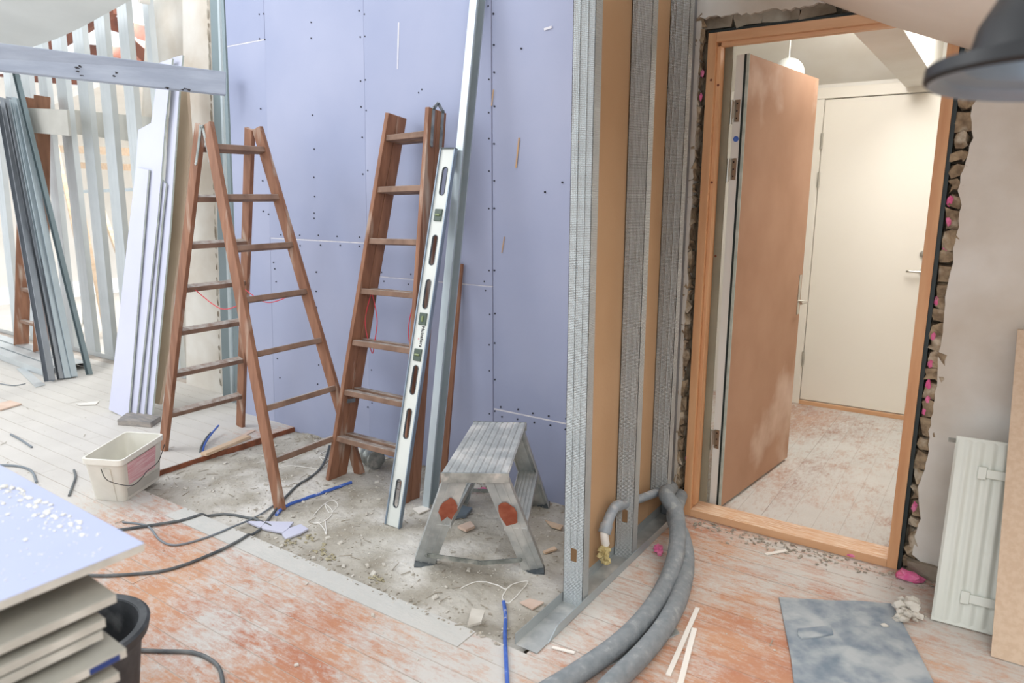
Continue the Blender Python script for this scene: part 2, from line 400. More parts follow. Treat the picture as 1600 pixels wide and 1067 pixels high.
# scuffs: thin strips of torn paper
for (x0, y0, x1, y1, ww) in ((623, 35, 621, 108, .008), (811, 215, 806, 262, .008), (788, 370, 784, 395, .005), (850, 46, 862, 42, .010), (771, 140, 768, 165, .006)):
    p = pY(x0, y0, WY-.0048); q = pY(x1, y1, WY-.0048); MB().bar(p, q, ww, .001, (1, 0, 0)).build('scuff', 'joint' if x0 in (623, 850) else 'tan_paper', wall)

# ------------------------------------------------------------------ GREEN STEEL CORNER + WHITE PILLAR + WALL BEHIND SHEETS
pil = struct(MB().hexa([pY(291, 601, 3.0), pY(347, 616, 3.0), pY(347, 616, 3.0)+V((0, .5, 0)), pY(291, 601, 3.0)+V((0, .5, 0))],
                       [pY(284, -60, 3.0), pY(325, -60, 3.0), pY(325, -60, 3.0)+V((0, .5, 0)), pY(284, -60, 3.0)+V((0, .5, 0))]).build('wall_pillar', 'old_plaster', bevel=.006))
rg = MB()
for k in range(34):
    y0 = 4+k*18; xx = 324+21*(y0/616); p = pY(xx, y0, 2.992); rg.blob(p, rnd.uniform(.006, .016), (.5, .5, rnd.uniform(1.5, 5)), .5, k, 1)
lab(rg.build('broken_edge', 'rough_plaster', pil), 'crumbling plaster edge of the pillar')
bw = struct(MB().hexa([pY(205, 560, 3.35), pY(300, 585, 3.35), pY(300, 585, 3.35)+V((0, .1, 0)), pY(205, 560, 3.35)+V((0, .1, 0))],
                      [pY(231, -40, 3.35), pY(300, -60, 3.35), pY(300, -60, 3.35)+V((0, .1, 0)), pY(231, -40, 3.35)+V((0, .1, 0))]).build('wall_behind_sheets', 'old_plaster'))
cornr = thing('steel_corner_post', 'blue-grey steel channel post between white pillar and violet wall', 'steel post', (-4.2, 2.9, -.02))
def quadbar(name, tx0, tx1, bx0, bx1, Y0, dep, m, parent, ty=-60, by=632):
    return MB().hexa([pY(bx0, by, Y0), pY(bx1, by, Y0), pY(bx1, by, Y0)+V((0, dep, 0)), pY(bx0, by, Y0)+V((0, dep, 0))],
                     [pY(tx0, ty, Y0), pY(tx1, ty, Y0), pY(tx1, ty, Y0)+V((0, dep, 0)), pY(tx0, ty, Y0)+V((0, dep, 0))]).build(name, m, parent)
lab(quadbar('web', 326, 346, 349, 374, 2.93, .003, 'galv_green', cornr), 'flat blue-grey web')
quadbar('flange', 337, 340, 361, 364, 2.90, .03, 'galv', cornr)
quadbar('flange', 343, 347, 368, 374, 2.84, .09, 'galv_green', cornr)

# ------------------------------------------------------------------ STUD PARTITION ON THE RIGHT (brown board, steel studs, tracks)
SX = -1.17      # inner face of studs; outer at -1.09
def c_profile(p, q, w, fl_, wdir, m, parent, name='steel_stud', off=(0, 0, 0), lip=.006, t=.0018, grooves=True):
    """C section: web width w along wdir, flanges along the cross direction"""
    p = V(p)+V(off); q = V(q)+V(off); a, b = ortho(q-p, wdir); mb = MB()
    mb.bar(p, q, w, t, wdir)
    for s_ in (-1, 1):
        mb.bar(p+a*s_*w/2+b*fl_/2, q+a*s_*w/2+b*fl_/2, t, fl_, wdir)
        mb.bar(p+a*s_*(w/2-lip/2)+b*fl_, q+a*s_*(w/2-lip/2)+b*fl_, lip, t, wdir)
    if grooves:
        for k in (-.18, .18): mb.bar(p+a*k*w-b*.0012, q+a*k*w-b*.0012, .004, .002, wdir)
    return mb
part = struct(thing('wall_stud', None, None, (-1.13, 2.4, 0)))
# bottom track with upstanding sides
TZ = .002
tr = MB(); tr.box(-1.172, -1.088, 1.735, 3.0, TZ, TZ+.002)
o = tr.build('track', 'aluminium', part); lab(o, 'dusty steel floor track')
MB().box(-1.174, -1.172, 1.735, 3.0, TZ, TZ+.04).build('track_side', 'galv_dimple', part)
MB().prism([(-1.088, 1.80, TZ), (-1.088, 3.0, TZ), (-1.088, 3.0, TZ+.035), (-1.088, 1.86, TZ+.035)], (.002, 0, 0)).build('track_side', 'galv', part)
def stud(y, z0=TZ+.003, slot=None, m='galv_dimple'):
    # web faces the camera (-Y), flanges run away in +Y
    x0, x1 = SX, -1.092; mb = MB()
    if slot:
        za, zb, xa, xb = slot
        for (a, b, c, d) in ((x0, x1, z0, za), (x0, x1, zb, 3.0), (x0, xa, za, zb), (xb, x1, za, zb)): mb.box(a, b, y, y+.0015, c, d)
    else: mb.box(x0, x1, y, y+.0015, z0, 3.0)
    for gx in (x0+.022, x0+.05): mb.box(gx, gx+.004, y-.0015, y, (zb if slot else z0), 3.0)
    s_ = mb.build('steel_stud', m, part)
    MB().box(x1-.0015, x1, y, y+.045, z0, 3.0).add([], []).build('flange', 'galv_dimple', s_)
    MB().box(x1-.009, x1-.0015, y+.0435, y+.045, z0, 3.0).build('lip', 'galv', s_)
    MB().box(x0, x0+.0015, y, y+.045, z0, 3.0).build('flange', 'galv_dimple', s_)
    return s_
lab(stud(2.04, slot=(.175, .225, -1.142, -1.118)), 'near galvanised stud with a cable slot')
lab(stud(2.455, slot=(.16, .215, -1.142, -1.118)), 'middle galvanised stud the grey pipe passes behind')
lab(stud(2.80, z0=.165), 'short galvanised stud ending above the hoses')
lab(MB().box(-1.165, -1.135, 2.93, 2.932, 0, 3.0).box(-1.137, -1.135, 2.93, 2.985, 0, 3.0).build('wall_angle', 'galv_dark', part), 'dark steel angle against the masonry')
for (a, b) in ((2.095, 2.462), (2.464, 2.80), (2.802, 2.985)):
    lab(MB().box(SX-.0165, SX-.003, a, b, .012, 3.0).build('plasterboard', 'tan_paper', part), 'tan cardboard back of a plasterboard')

# ------------------------------------------------------------------ DOOR WALL
OL, OR, OT = -1.115, -.175, 2.155     # rough opening
FL_, FR_ = -1.083, -.200              # frame outer
FT = 2.092
dw = struct(MB().box(-1.30, FL_-.006, DY+.045, DY+.12, 0, 3).box(FR_+.013, 1.5, DY+.045, DY+.12, -.02, 3).box(FL_-.006, FR_+.013, DY+.045, DY+.12, FT+.013, 3).build('wall_door', 'mortar'))
def jag(p0, p1, amp, n, ax):
    out = []
    for i in range(n+1):
        t = i/n; p = V(p0).lerp(V(p1), t); p[ax] += amp*(noise.noise(V((p.x*7+3, p.z*7, 1)))*1.6+rnd.uniform(-.4, .4)); out.append(p)
    return out
# plaster skins with broken edges
pl = [V((1.5, DY-.012, 0.0))]+[V((1.5, DY-.012, 3))]+[V((-.12, DY-.012, 3))]+jag((-.135, DY-.012, 2.35), (-.152, DY-.012, .08), .011, 90, 0)+[V((-.08, DY-.012, .03))]
lab(MB().prism(pl, (0, .05, 0)).build('plaster', 'old_plaster', dw), 'flaking white-grey plaster with a broken edge')
pl = [V((-.12, DY-.01, 3)), V((-1.30, DY-.01, 3)), V((-1.30, DY-.01, 2.15))]+jag((-1.12, DY-.01, 2.15), (-.12, DY-.01, 2.14), .014, 60, 2)
lab(MB().prism(pl, (0, .05, 0)).build('plaster', 'old_plaster', dw), 'patchy plaster above the door')
pl = [V((-1.30, DY-.01, 2.145)), V((-1.30, DY-.01, 0))]+jag((-1.125, DY-.01, 0), (-1.118, DY-.01, 2.145), .006, 90, 0)
lab(MB().prism(pl, (0, .05, 0)).build('plaster', 'old_plaster', dw), 'narrow strip of plaster left of the door')
# chipped masonry ends
def brickblock(x0, x1, z0, z1, y0, m='brick', name='brick'):
    mb = MB(); vs = []
    bm = bmesh.new(); bmesh.ops.create_cube(bm, size=1); bmesh.ops.subdivide_edges(bm, edges=bm.edges, cuts=1, use_grid_fill=True)
    sx, sz = x1-x0, z1-z0
    for v in bm.verts:
        p = V(((x0+x1)/2+v.co.x*sx, y0+.045+v.co.y*.09, (z0+z1)/2+v.co.z*sz)); p += V((rnd.uniform(-.010, .010), rnd.uniform(-.010, .010), rnd.uniform(-.010, .010))); vs.append(p)
    mb.add(vs, [tuple(v.index for v in f.verts) for f in bm.faces]); bm.free()
    return mb.build(name, m, dw)
z = .02; k = 0
while z < 2.17:
    h = rnd.uniform(.036, .072)
    brickblock(FR_+.016+rnd.uniform(-.002, .008), OR+.045+rnd.uniform(-.012, .012), z, z+h, DY-.004+rnd.uniform(-.006, .006))
    brickblock(OL-.022+rnd.uniform(-.006, .004), OL+.006+rnd.uniform(-.006, .008), z, z+h, DY-.004)
    z += h+rnd.uniform(.003, .012)
x = OL-.02
while x < -.15:
    l = rnd.uniform(.1, .21); brickblock(x, min(x+l, -.13), FT+.018, OT+.02, DY+.004+rnd.uniform(0, .008), 'rough_plaster', 'stone'); x += l+.012
lab(brickblock(-.17, -.03, .0, .055, DY-.035, 'rough_plaster', 'stone'), 'loose broken plaster lump at the foot of the jamb')
for k, (px, py) in enumerate(((1494, 80), (1493, 118), (1484, 314), (1482, 346), (1478, 386), (1464, 470), (1458, 525), (1453, 568), (1451, 600), (1449, 625), (1445, 643), (1428, 792))):
    p = pY(px, py, DY); mbf = MB().blob(p, .013, (.8, .8, 1.6), .3, k, 1); mbf.build('pink_foam', 'pink_foam', dw)
for k, (px, py) in enumerate(((1098, 115), (1095, 152), (1097, 300), (1092, 445), (1094, 452), (1077, 690), (1073, 716))):
    p = pY(px, py, DY-.005); MB().blob(p, .010, (.8, .8, 1.6), .3, k+30, 1).build('pink_foam', 'pink_foam', dw)
MB().blob(fl(1420, 900, .015), .03, (1.6, 1, .6), .3, 50, 2).build('pink_foam', 'pink_foam', dw)

# ------------------------------------------------------------------ DOOR FRAME (pine)
door1 = struct(thing('door_1', None, None, ((FL_+FR_)/2, DY, 0)))
y0, y1 = DY-.012, DY+.105
def fm(name, b, m, l=None):
    o = MB().box(*b).build(name, m, door1, bevel=.0015)
    if l: lab(o, l)
    return o
fm('jamb', (FL_, FL_+.034, y0, y1, .0, FT), 'pine', 'knotty pine hinge jamb')
fm('stop', (FL_+.034, FL_+.048, y0+.022, y0+.062, .05, FT-.05), 'pine')
fm('jamb', (FR_-.037, FR_, y0, y1, .0, FT), 'pine', 'pine latch jamb')
fm('head', (FL_+.0345, FR_-.0375, y0, y1, FT-.036, FT), 'pine_h', 'pine head of the frame')
fm('stop', (FL_+.048, FR_-.037, y0+.022, y0+.062, FT-.05, FT-.036), 'pine_h')
fm('sill', (FL_+.0345, FR_-.0375, y0, y1, .0, .034), 'pine_h', 'pale pine threshold with a pink smear')
MB().blob(pY(1330, 868, y0), .010, (1.8, .3, .7), .1, 4, 1).build('smear', 'pink_foam', door1)
lab(MB().box(FL_-.006, FL_, y0+.02, y1, 0, FT+.012).box(FR_, FR_+.014, y0+.006, y1, 0, FT+.01).box(FL_, FR_, y0+.02, y1, FT, FT+.014).box(FL_, FR_, y0+.004, y1, -.012, .0).build('foam_tape', 'gasket', door1), 'dark sealing tape around the frame')
# knots
kn = MB()
for (px, py) in ((1111, 125), (1122, 133), (1112, 285), (1118, 400)):
    p = pY(px, py, y0-.0006); kn.lathe(p, [(.0002, .0004), (.005, .0005), (.005, -.001)], 10, (0, -1, 0))
o = kn.build('knots', 'brown_timber', door1); o['kind'] = 'stuff'
# leaf opened into the hall: hinge line at (-1.01..-.967, 3.12)
HN = V((-1.00, 3.118, 0)); FE = fl(1226, 718); LD = (V((FE.x, FE.y, 0))-V((-.967, 3.138, 0))).normalized(); LN = V((LD.y, -LD.x, 0))   # +X-ish normal
lw = .855; lt = .040; zb, zt = .012, 2.025
c0 = V((-.965, 3.138, 0))
def leafbox(u0, u1, n0, n1, z0_, z1_, name, m, l=None, parent=None):
    b = [c0+LD*u+LN*n for u, n in ((u0, n0), (u0, n1), (u1, n1), (u1, n0))]
    o = MB().hexa([p+V((0, 0, z0_)) for p in b], [p+V((0, 0, z1_)) for p in b]).build(name, m, parent or leaf)
    if l: lab(o, l)
    return o
lab(MB().box(FL_-.02, -1.018, y1+.002, y1+.012, 0, FT).build('shade_strip', 'gap_shade', door1), 'added strip in the colour of the shaded gap behind the jamb')  # added strip; its colour stands in for shade in the gap
leaf = thing('door_leaf', 'open inner door faced in tan hardboard, seen from its hinge edge', 'door', c0)
leafbox(0, lw, -.048, .004, zb, zt, 'core', 'white_paint', 'white painted edge of the leaf')
leafbox(.003, lw-.004, .004, .010, zb+.004, zt-.002, 'facing', 'hardboard', 'scuffed tan hardboard face')
leafbox(-.003, .0, -.012, -.002, zb, zt, 'seal', 'gasket', 'black rubber seal')
leafbox(-.003, .0025, -.002, .010, zb, zt, 'edge_strip', 'green_edge', 'thin pale edge strip')
for z in (1.80, 1.56, .34):
    h = leafbox(-.0035, 0, -.042, -.018, z-.045, z+.045, 'hinge', 'chrome', 'steel hinge plate')
    p = c0+LD*-.012-LN*.052; MB().tube([p+V((0, 0, z-.055)), p+V((0, 0, z+.045))], .007, 12).build('knuckle', 'chrome', h, smooth=True)
    MB().hexa(*[[c0+LD*u+LN*n+V((0, 0, zz)) for u, n in ((-.014, -.052), (-.001, -.042), (.0, -.045), (-.013, -.055))] for zz in (z-.03, z+.04)]).build('hinge_wing', 'chrome', h)
    for dz in (-.03, 0, .03):
        q = c0+LN*-.030+LD*-.0038+V((0, 0, z+dz)); MB().lathe(q, [(.0005, .0006), (.0035, .0006), (.0035, -.001)], 8, LD*-1).build('screw', 'screw', h)
q = c0+LN*-.028+LD*-.001+V((0, 0, 1.685)); lab(MB().lathe(q, [(.0005, .001), (.012, .001), (.012, -.001)], 16, LD*-1).build('sticker', 'blue_plastic', leaf), 'round blue sticker on the door edge')
pl_ = leafbox(lw-.052, lw-.022, .010, .014, .83, 1.04, 'handle_plate', 'chrome', 'chrome back plate')
q = c0+LD*(lw-.037)+V((0, 0, .90)); MB().tube([q+LN*.012, q+LN*.05], .008, 12).build('spindle', 'chrome', pl_, smooth=True)
MB().tube(spline([q+LN*.05, q+LN*.05-LD*.02, q+LN*.05-LD*.075]), .008, 12).build('lever', 'chrome', pl_, smooth=True)
for k in range(26):   # plaster hand and knee prints on the lower face
    u = rnd.uniform(.18, .72); z = rnd.uniform(.1, .65); q = c0+LD*u+LN*.0024+V((0, 0, z)); s_ = rnd.uniform(.004, .012)
dst = mat('dust_print', (224, 204, 190), (204, 168, 144), 20, .9)

# ------------------------------------------------------------------ HALL
BY = 5.2
struct(MB().box(-2.2, 1.0, BY, BY+.1, -.1, 2.6).build('wall_hall_back', 'hall_white'))
struct(MB().box(-2.3, -2.2, 3.12, BY, -.1, 2.6).build('wall_hall_left', 'hall_white'))
struct(MB().box(1.0, 1.1, 3.12, BY, -.1, 2.6).build('wall_hall_right', 'hall_white'))
struct(MB().box(-2.2, 1.0, 3.12, BY, 2.50, 2.6).build('ceiling_hall', 'hall_white'))
struct(MB().box(-2.2, -1.12, 3.121, 3.14, 0, 2.5).box(-.17, 1.0, 3.121, 3.14, 0, 2.5).box(-1.12, -.17, 3.121, 3.14, 2.19, 2.5).build('wall_hall_front', 'hall_white'))
b1 = pY(1416, 137, BY); b2 = pY(1467, 135, BY)
struct(MB().hexa([(b1.x, 3.14, b1.z), (b2.x, 3.14, b1.z), (b2.x, BY, b1.z), (b1.x, BY, b1.z)], [(b1.x-.0, 3.14, 2.5), (b2.x, 3.14, 2.5), (b2.x, BY, 2.5), (b1.x, BY, 2.5)]).build('trim_1', 'hall_white'))
# sloping soffit over the far door
struct(MB().prism([(-2.2, BY, 2.16), (-2.2, BY, 2.5), (-2.2, BY-.7, 2.5)], (b1.x+2.2, 0, 0)).build('trim_2', 'hall_white'))
door2 = struct(thing('door_2', None, None, (-.75, BY, 0)))
xl0, xl1 = -1.155, -1.07; xr = -.20
lab(MB().box(xl0, xl1, BY-.028, BY, 0, 2.0665).build('casing', 'white_door', door2, bevel=.003), 'white left casing')
MB().box(xr, xr+.085, BY-.028, BY, 0, 2.0665).build('casing', 'white_door', door2, bevel=.003)
MB().box(xl0, xr+.085, BY-.028, BY, 2.068, 2.135).build('casing', 'white_door', door2, bevel=.003)
MB().box(xl1+.004, xr-.004, BY-.016, BY-.002, .035, 2.062).build('leaf', 'white_door', door2, bevel=.002)
MB().box(xl1, xr, BY-.03, BY-.001, .0, .028).build('sill', 'pine_h', door2)
for z in (1.80, 1.55, .33):
    MB().tube([(xl1+.004, BY-.034, z-.05), (xl1+.004, BY-.034, z+.05)], .009, 12).build('hinge', 'chrome', door2, smooth=True)
hp = pY(1443, 425, BY-.05); hq = pY(1416, 423, BY-.055)
MB().lathe((hp.x, BY-.02, hp.z), [(.0, .012), (.026, .010), (.026, -.004)], 20, (0, -1, 0)).build('rosette', 'chrome', door2, smooth=True)
MB().tube(spline([(hp.x, BY-.016, hp.z), (hp.x, BY-.055, hp.z), (hq.x+.03, BY-.06, hp.z), (hq.x, BY-.055, hp.z)]), .008, 12).build('handle', 'chrome', door2, smooth=True)
hp2 = pY(1443, 397, BY-.03); MB().lathe((hp2.x, BY-.02, hp2.z), [(.0, .014), (.022, .010), (.022, -.004)], 20, (0, -1, 0)).build('lock', 'chrome', door2, smooth=True)
gp = pY(1231, 116, 4.55)
gl = thing('globe_lamp', 'white glass globe lamp seen over the top of the open door', 'lamp', (gp.x, gp.y, gp.z))
rr = .092; mb = MB(); mb.lathe(gp, [(max(.001, rr*math.sin(math.pi*i/16)), -rr*math.cos(math.pi*i/16)) for i in range(17)], 28); mb.build('globe', 'globe', gl, smooth=True)
MB().tube([gp+V((0, 0, rr-.01)), V((gp.x, gp.y, 2.5))], .004, 8).build('fitting', 'white_paint', gl, smooth=True)

# ------------------------------------------------------------------ CEILINGS
c1 = pY(1270, -6, 2.93); c2 = pY(1385, 35, 2.93); c3 = pY(1530, 78, 2.93); c4 = c3+(c3-c2)*3.2
prof = [c1+(c1-c2)*1.2, c1, c2, c3, c4]
mb = MB(); vs = []
for yy, dz in ((2.985, 0), (1.2, 0)):
    vs += [V((p.x, yy, p.z+dz)) for p in prof]
    vs += [V((p.x, yy, p.z+.05)) for p in prof]
n = len(prof); fs = []
for i in range(n-1): fs += [(i, i+1, 2*n+i+1, 2*n+i), (n+i, 3*n+i, 3*n+i+1, n+i+1), (i, n+i, n+i+1, i+1), (2*n+i, 2*n+i+1, 3*n+i+1, 3*n+i)]
fs += [(0, 2*n, 3*n, n), (n-1, 2*n-1, 4*n-1, 3*n-1)]
struct(mb.add(vs, fs).build('ceiling_right', 'white_paint'))
cl = [pY(236, -22, 2.95), pY(205, 0, 2.95), pY(165, 22, 2.95), pY(125, 44, 2.95), pY(90, 60, 2.95), pY(50, 74, 2.95)]
cl = cl+[cl[-1]+(cl[-1]-cl[-2])*1.0, cl[-1]+(cl[-1]-cl[-2])*4+V((0, 0, -.3))]
vs = []; n = len(cl)
for yy, up in ((2.95, 0), (1.0, .35)):
    vs += [V((p.x+(0 if yy > 2 else .0), yy, p.z+up)) for p in cl]; vs += [V((p.x, yy, p.z+up+.05)) for p in cl]
fs = []
for i in range(n-1): fs += [(i, i+1, 2*n+i+1, 2*n+i), (n+i, 3*n+i, 3*n+i+1, n+i+1), (i, n+i, n+i+1, i+1), (2*n+i, 2*n+i+1, 3*n+i+1, 3*n+i)]
struct(MB().add(vs, fs).build('ceiling_left', 'ceil_cool', smooth=True))
struct(MB().box(1.5, 1.6, -.2, 3.12, -.1, 1.75).build('wall_right', 'old_plaster'))

# ------------------------------------------------------------------ LEFT STUD PARTITION
sp = thing('stud_frame', 'row of pale galvanised studs closing off the bright bay at the far left', 'stud frame', (-7, 3.1, 0))
SY = 3.10
A130 = [(-22, -9), (6, 19), (32, 48), (59, 75), (86, 105), (119, 139), (154, 174), (191, 210), (233, 243)]
A340 = [(-2, 10), (24, 38), (50, 66), (81, 94), (112, 125), (141, 156), (173, 190), (210, 226), (252, 262)]
for (a, b), (c, d) in zip(A130, A340):
    t0 = pY((a+b)/2, 130, SY); t1 = pY((c+d)/2, 340, SY); dr = (t1-t0)/(t1.z-t0.z)
    foot = t0+dr*(0-t0.z); top = t0+dr*(2.95-t0.z)*.55; top.z = 2.95
    foot = V((foot.x*.5+t1.x*.5, SY, .004))
    wpx = abs(pY(b, 130, SY).x-pY(a, 130, SY).x)
    mb = c_profile(foot, top, wpx*.78, .045, (1, 0, 0), None, None, lip=.008, t=.003)
    mb.build('steel_stud', 'galv_white', sp)
MB().box(-9.8, -5.3, SY-.002, SY+.06, 0, .004).box(-9.8, -5.3, SY-.004, SY-.001, 0, .04).build('track', 'galv_white', sp)
MB().box(-9.8, -5.3, SY-.004, SY+.06, 2.95, 2.99).build('track', 'galv_white', sp)

# ------------------------------------------------------------------ REAR BAY beyond the studs
wrear = struct(MB().box(-13, -4.2, 8.0, 8.1, 0, 1.0).box(-13, -4.2, 8.0, 8.1, 2.3, 3.2).box(-13, -10.6, 8.0, 8.1, 1.0, 2.3).box(-8.4, -4.2, 8.0, 8.1, 1.0, 2.3).build('wall_rear', 'white_paint'))
win = struct(thing('window_1', None, None, (-9.5, 8.0, 1.0)))
for (a, b, c, d) in ((-10.6, -8.4, 1.0, 1.06), (-10.6, -8.4, 2.24, 2.3), (-10.6, -10.54, 1.06, 2.24), (-8.46, -8.4, 1.06, 2.24), (-9.53, -9.47, 1.06, 2.24)):
    MB().box(a, b, 8.0, 8.07, c, d).build('window_frame', 'white_paint', win)
struct(MB().box(-13, -12.9, 3.12, 8, 0, 3.2).build('wall_left', 'white_paint'))
crear = struct(MB().hexa([(-13, 5.2, 2.6), (-4.2, 5.2, 3.5), (-4.2, 8.1, 3.5), (-13, 8.1, 2.6)], [(-13, 5.2, 2.7), (-4.2, 5.2, 3.6), (-4.2, 8.1, 3.6), (-13, 8.1, 2.7)]).build('ceiling_rear', 'white_paint'))
def pbar(name, label, cat, x0, y0_, x1, y1_, Y0, Y1, th, dp, m, group=None):
    p = pY(x0, y0_, Y0); q = pY(x1, y1_, Y1); par = crear if cat in ('rafter', 'beam') and name != 'x' else (wrear if name == 'ledger' else None)
    o = MB().bar(p, q, th, dp, (0, 0, 1) if abs((q-p).normalized().z) < .8 else (1, 0, 0)).build(name, m, par)
    return tag(o, label, None if par else cat, group)
pbar('rafter', 'upper red-brown rafter sloping behind the studs', 'rafter', 150, 28, 240, 56, 5.0, 5.0, .17, .08, 'brown_timber')
pbar('rafter', 'lower red-brown rafter just above the grey beam', 'rafter', 140, 82, 240, 92, 5.0, 5.0, .19, .08, 'brown_timber')
pbar('rafter', 'dark brown diagonal rafter under the left ceiling slope', 'rafter', 60, 88, 180, 12, 4.4, 4.4, .13, .06, 'brown_timber')
pbar('rafter', 'short brown strut crossing by the last stud', 'rafter', 205, 66, 240, 98, 4.6, 4.6, .14, .05, 'brown_timber')
pbar('tie_beam', 'brown tie beam in the rear bay level with the grey beam', 'beam', -40, 118, 130, 128, 5.2, 5.2, .09, .06, 'brown_timber')
pbar('rail_board', 'pale grey board fixed flat across the rear studs', 'board', 112, 190, 262, 207, 3.3, 3.3, .21, .02, 'rail_grey')
pbar('rail_board', 'pale grey board across the top of the distant ladder', 'board', 46, 188, 108, 192, 2.90, 2.90, .20, .02, 'rail_grey')
pbar('ledger', 'pale timber ledger halfway down the rear bay', 'timber', 80, 232, 262, 240, 5.0, 5.0, .10, .05, 'light_timber')
pbar('ledger', 'knotty pine ledger low in the rear bay', 'timber', 120, 258, 262, 264, 5.4, 5.4, .09, .05, 'light_timber')
pbar('ledger', 'thin grey rail behind the studs at mid height', 'timber', 60, 302, 262, 294, 5.0, 5.0, .04, .03, 'galv')
for k, (a, b, c, d, l) in enumerate(((88, 225, 150, 520, 'tan prop leaning behind the fourth stud'), (105, 200, 165, 520, 'pale prop leaning to the right in the rear bay'), (150, 300, 215, 480, 'pine prop nearest the leaning violet sheets'))):
    pbar('timber_prop', l, 'timber', a, b, c, d, 4.2, 3.6, .07, .04, 'light_timber')
# low trestle and clutter in the bay
tb = thing('trestle', 'pale timber trestle standing behind the studs', 'trestle', (-7.2, 4.3, 0))
MB().box(-8.2, -6.2, 4.25, 4.36, .72, .79).build('top_bar', 'light_timber', tb)
for xx in (-8.0, -6.4):
    for s_ in (-1, 1): MB().bar((xx, 4.3+s_*.3, 0), (xx, 4.3+s_*.03, .73), .06, .04, (1, 0, 0)).build('leg', 'light_timber', tb)
MB().box(-8.0, -6.4, 4.05, 4.08, .3, .36).build('stretcher', 'light_timber', tb)
p = pY(128, 415, 3.9); o = MB().bar(V((p.x, 3.9, 0)), V((p.x, 3.9, 1.6)), .09, .03, (1, 0, 0)).build('batten', 'light_timber'); tag(o, 'upright tan batten between two rear studs', 'timber')
o = MB().tube([pY(116, 250, 3.8), V((pY(118, 400, 3.8).x, 3.8, .02))], .012, 8).build('threaded_rod', 'steel_dirty'); tag(o, 'thin grey rod standing upright in the rear bay', 'rod')
o = MB().tube([pY(217, -8, 3.0), pY(217, -8, 3.0)+V((.02, .06, 0))], .055, 20, False).build('drain_pipe', 'pipe_white', smooth=True); tag(o, 'end of a white pipe under the ceiling at top left', 'pipe')

# ------------------------------------------------------------------ GREY PAINTED BEAM
tl, tr_ = pY(0, 67, 1.75), pY(353, 112, 2.7); bl, br = pY(0, 110, 1.75), pY(353, 148, 2.7)
tl2 = tl+(tl-tr_)*.8; bl2 = bl+(bl-br)*.8
dd = V((-.062, .035, 0))
mb = MB(); mb.hexa([bl2, br, br+dd, bl2+dd], [tl2, tr_, tr_+dd, tl2+dd])
o = mb.build('tie_beam', 'grey_beam', bevel=.004); tag(o, 'old grey painted timber beam running across the upper left', 'beam')
fk = MB(); bdir = (tr_-tl).normalized()
for k, (px, py) in enumerate(((125, 104), (122, 112), (128, 118), (182, 114), (178, 119), (262, 138), (285, 140), (295, 141), (120, 106), (260, 137), (290, 139))):
    nb2 = bdir.cross(V((0, 0, 1))); p = pP(px, py, tl, nb2); nf = nb2 if nb2.dot(CO-p) > 0 else -nb2
    vv = [p+nf*.0006+bdir*.012*math.cos(a_)*rnd.uniform(.4, 1.3)+V((0, 0, .005*math.sin(a_)*rnd.uniform(.4, 1.6))) for a_ in [2*math.pi*i/9 for i in range(9)]]
    fk.prism(vv, -nf*.0005)
fo = fk.build('paint_flakes', 'ink', o); fo['kind'] = 'stuff'

# ------------------------------------------------------------------ LADDERS
FR7 = (.937, .805, .671, .537, .396, .256, .123)
def ladder_frame(fL, fR, tL, tR, nrm, parent, rungs=FR7, depth=.062, thick=.024, rungmat='rung_wood'):
    fL, fR, tL, tR = map(V, (fL, fR, tL, tR))
    for a, b in ((fL, tL), (fR, tR)):
        s_ = MB().bar(a, b, depth, thick, nrm).build('stile', 'ladder_wood', parent, bevel=.003)
    out = []
    for t in rungs:
        p = fL.lerp(tL, t); q = fR.lerp(tR, t); d = (q-p).normalized()
        out.append(MB().bar(p+d*.008, q-d*.008, .046, .028, nrm).build('rung', rungmat, parent, bevel=.003))
    return out
def hinge_plate(pts, w, dirn, parent):
    o = MB()
    for a, b in zip(pts[:-1], pts[1:]): o.bar(a, b, w, .004, dirn)
    h = o.build('hinge', 'steel_dirty', parent)
    for p in (pts[0], pts[-1]): MB().lathe(p, [(.0005, .006), (.008, .005), (.008, -.002)], 10, V(dirn).cross(V((0, 0, 1)))).build('bolt', 'steel_dirty', h)
    return h
LA = thing('step_ladder', 'wooden double ladder standing open in an A shape, left of the other ladder', 'ladder', (-3.3, 2.3, 0))
Qf = [V((-2.711, 1.998, PZ)), V((-2.734, 2.536, PZ))]; Qt = [V((-3.262, 2.144, 1.788)), V((-3.262, 2.425, 1.788))]
Pf = [V((-3.879, 2.091, 0)), V((-3.887, 2.610, 0))]; Pt = [V((-3.325, 2.144, 1.788)), V((-3.325, 2.425, 1.788))]
nq = (Qt[0]-Qf[0]).cross(Qf[1]-Qf[0]); npp = (Pt[0]-Pf[0]).cross(Pf[1]-Pf[0])
ladder_frame(*Qf, *Qt, nq, LA); ladder_frame(*Pf, *Pt, npp, LA, rungs=(.937, .80, .665, .535, .40, .262, .125))
for yy in (2.128,):
    hinge_plate([V((-3.285, yy, 1.775)), V((-3.245, yy, 1.61))], .018, (1, 0, 0), LA); hinge_plate([V((-3.30, yy, 1.775)), V((-3.365, yy, 1.60))], .018, (1, 0, 0), LA)
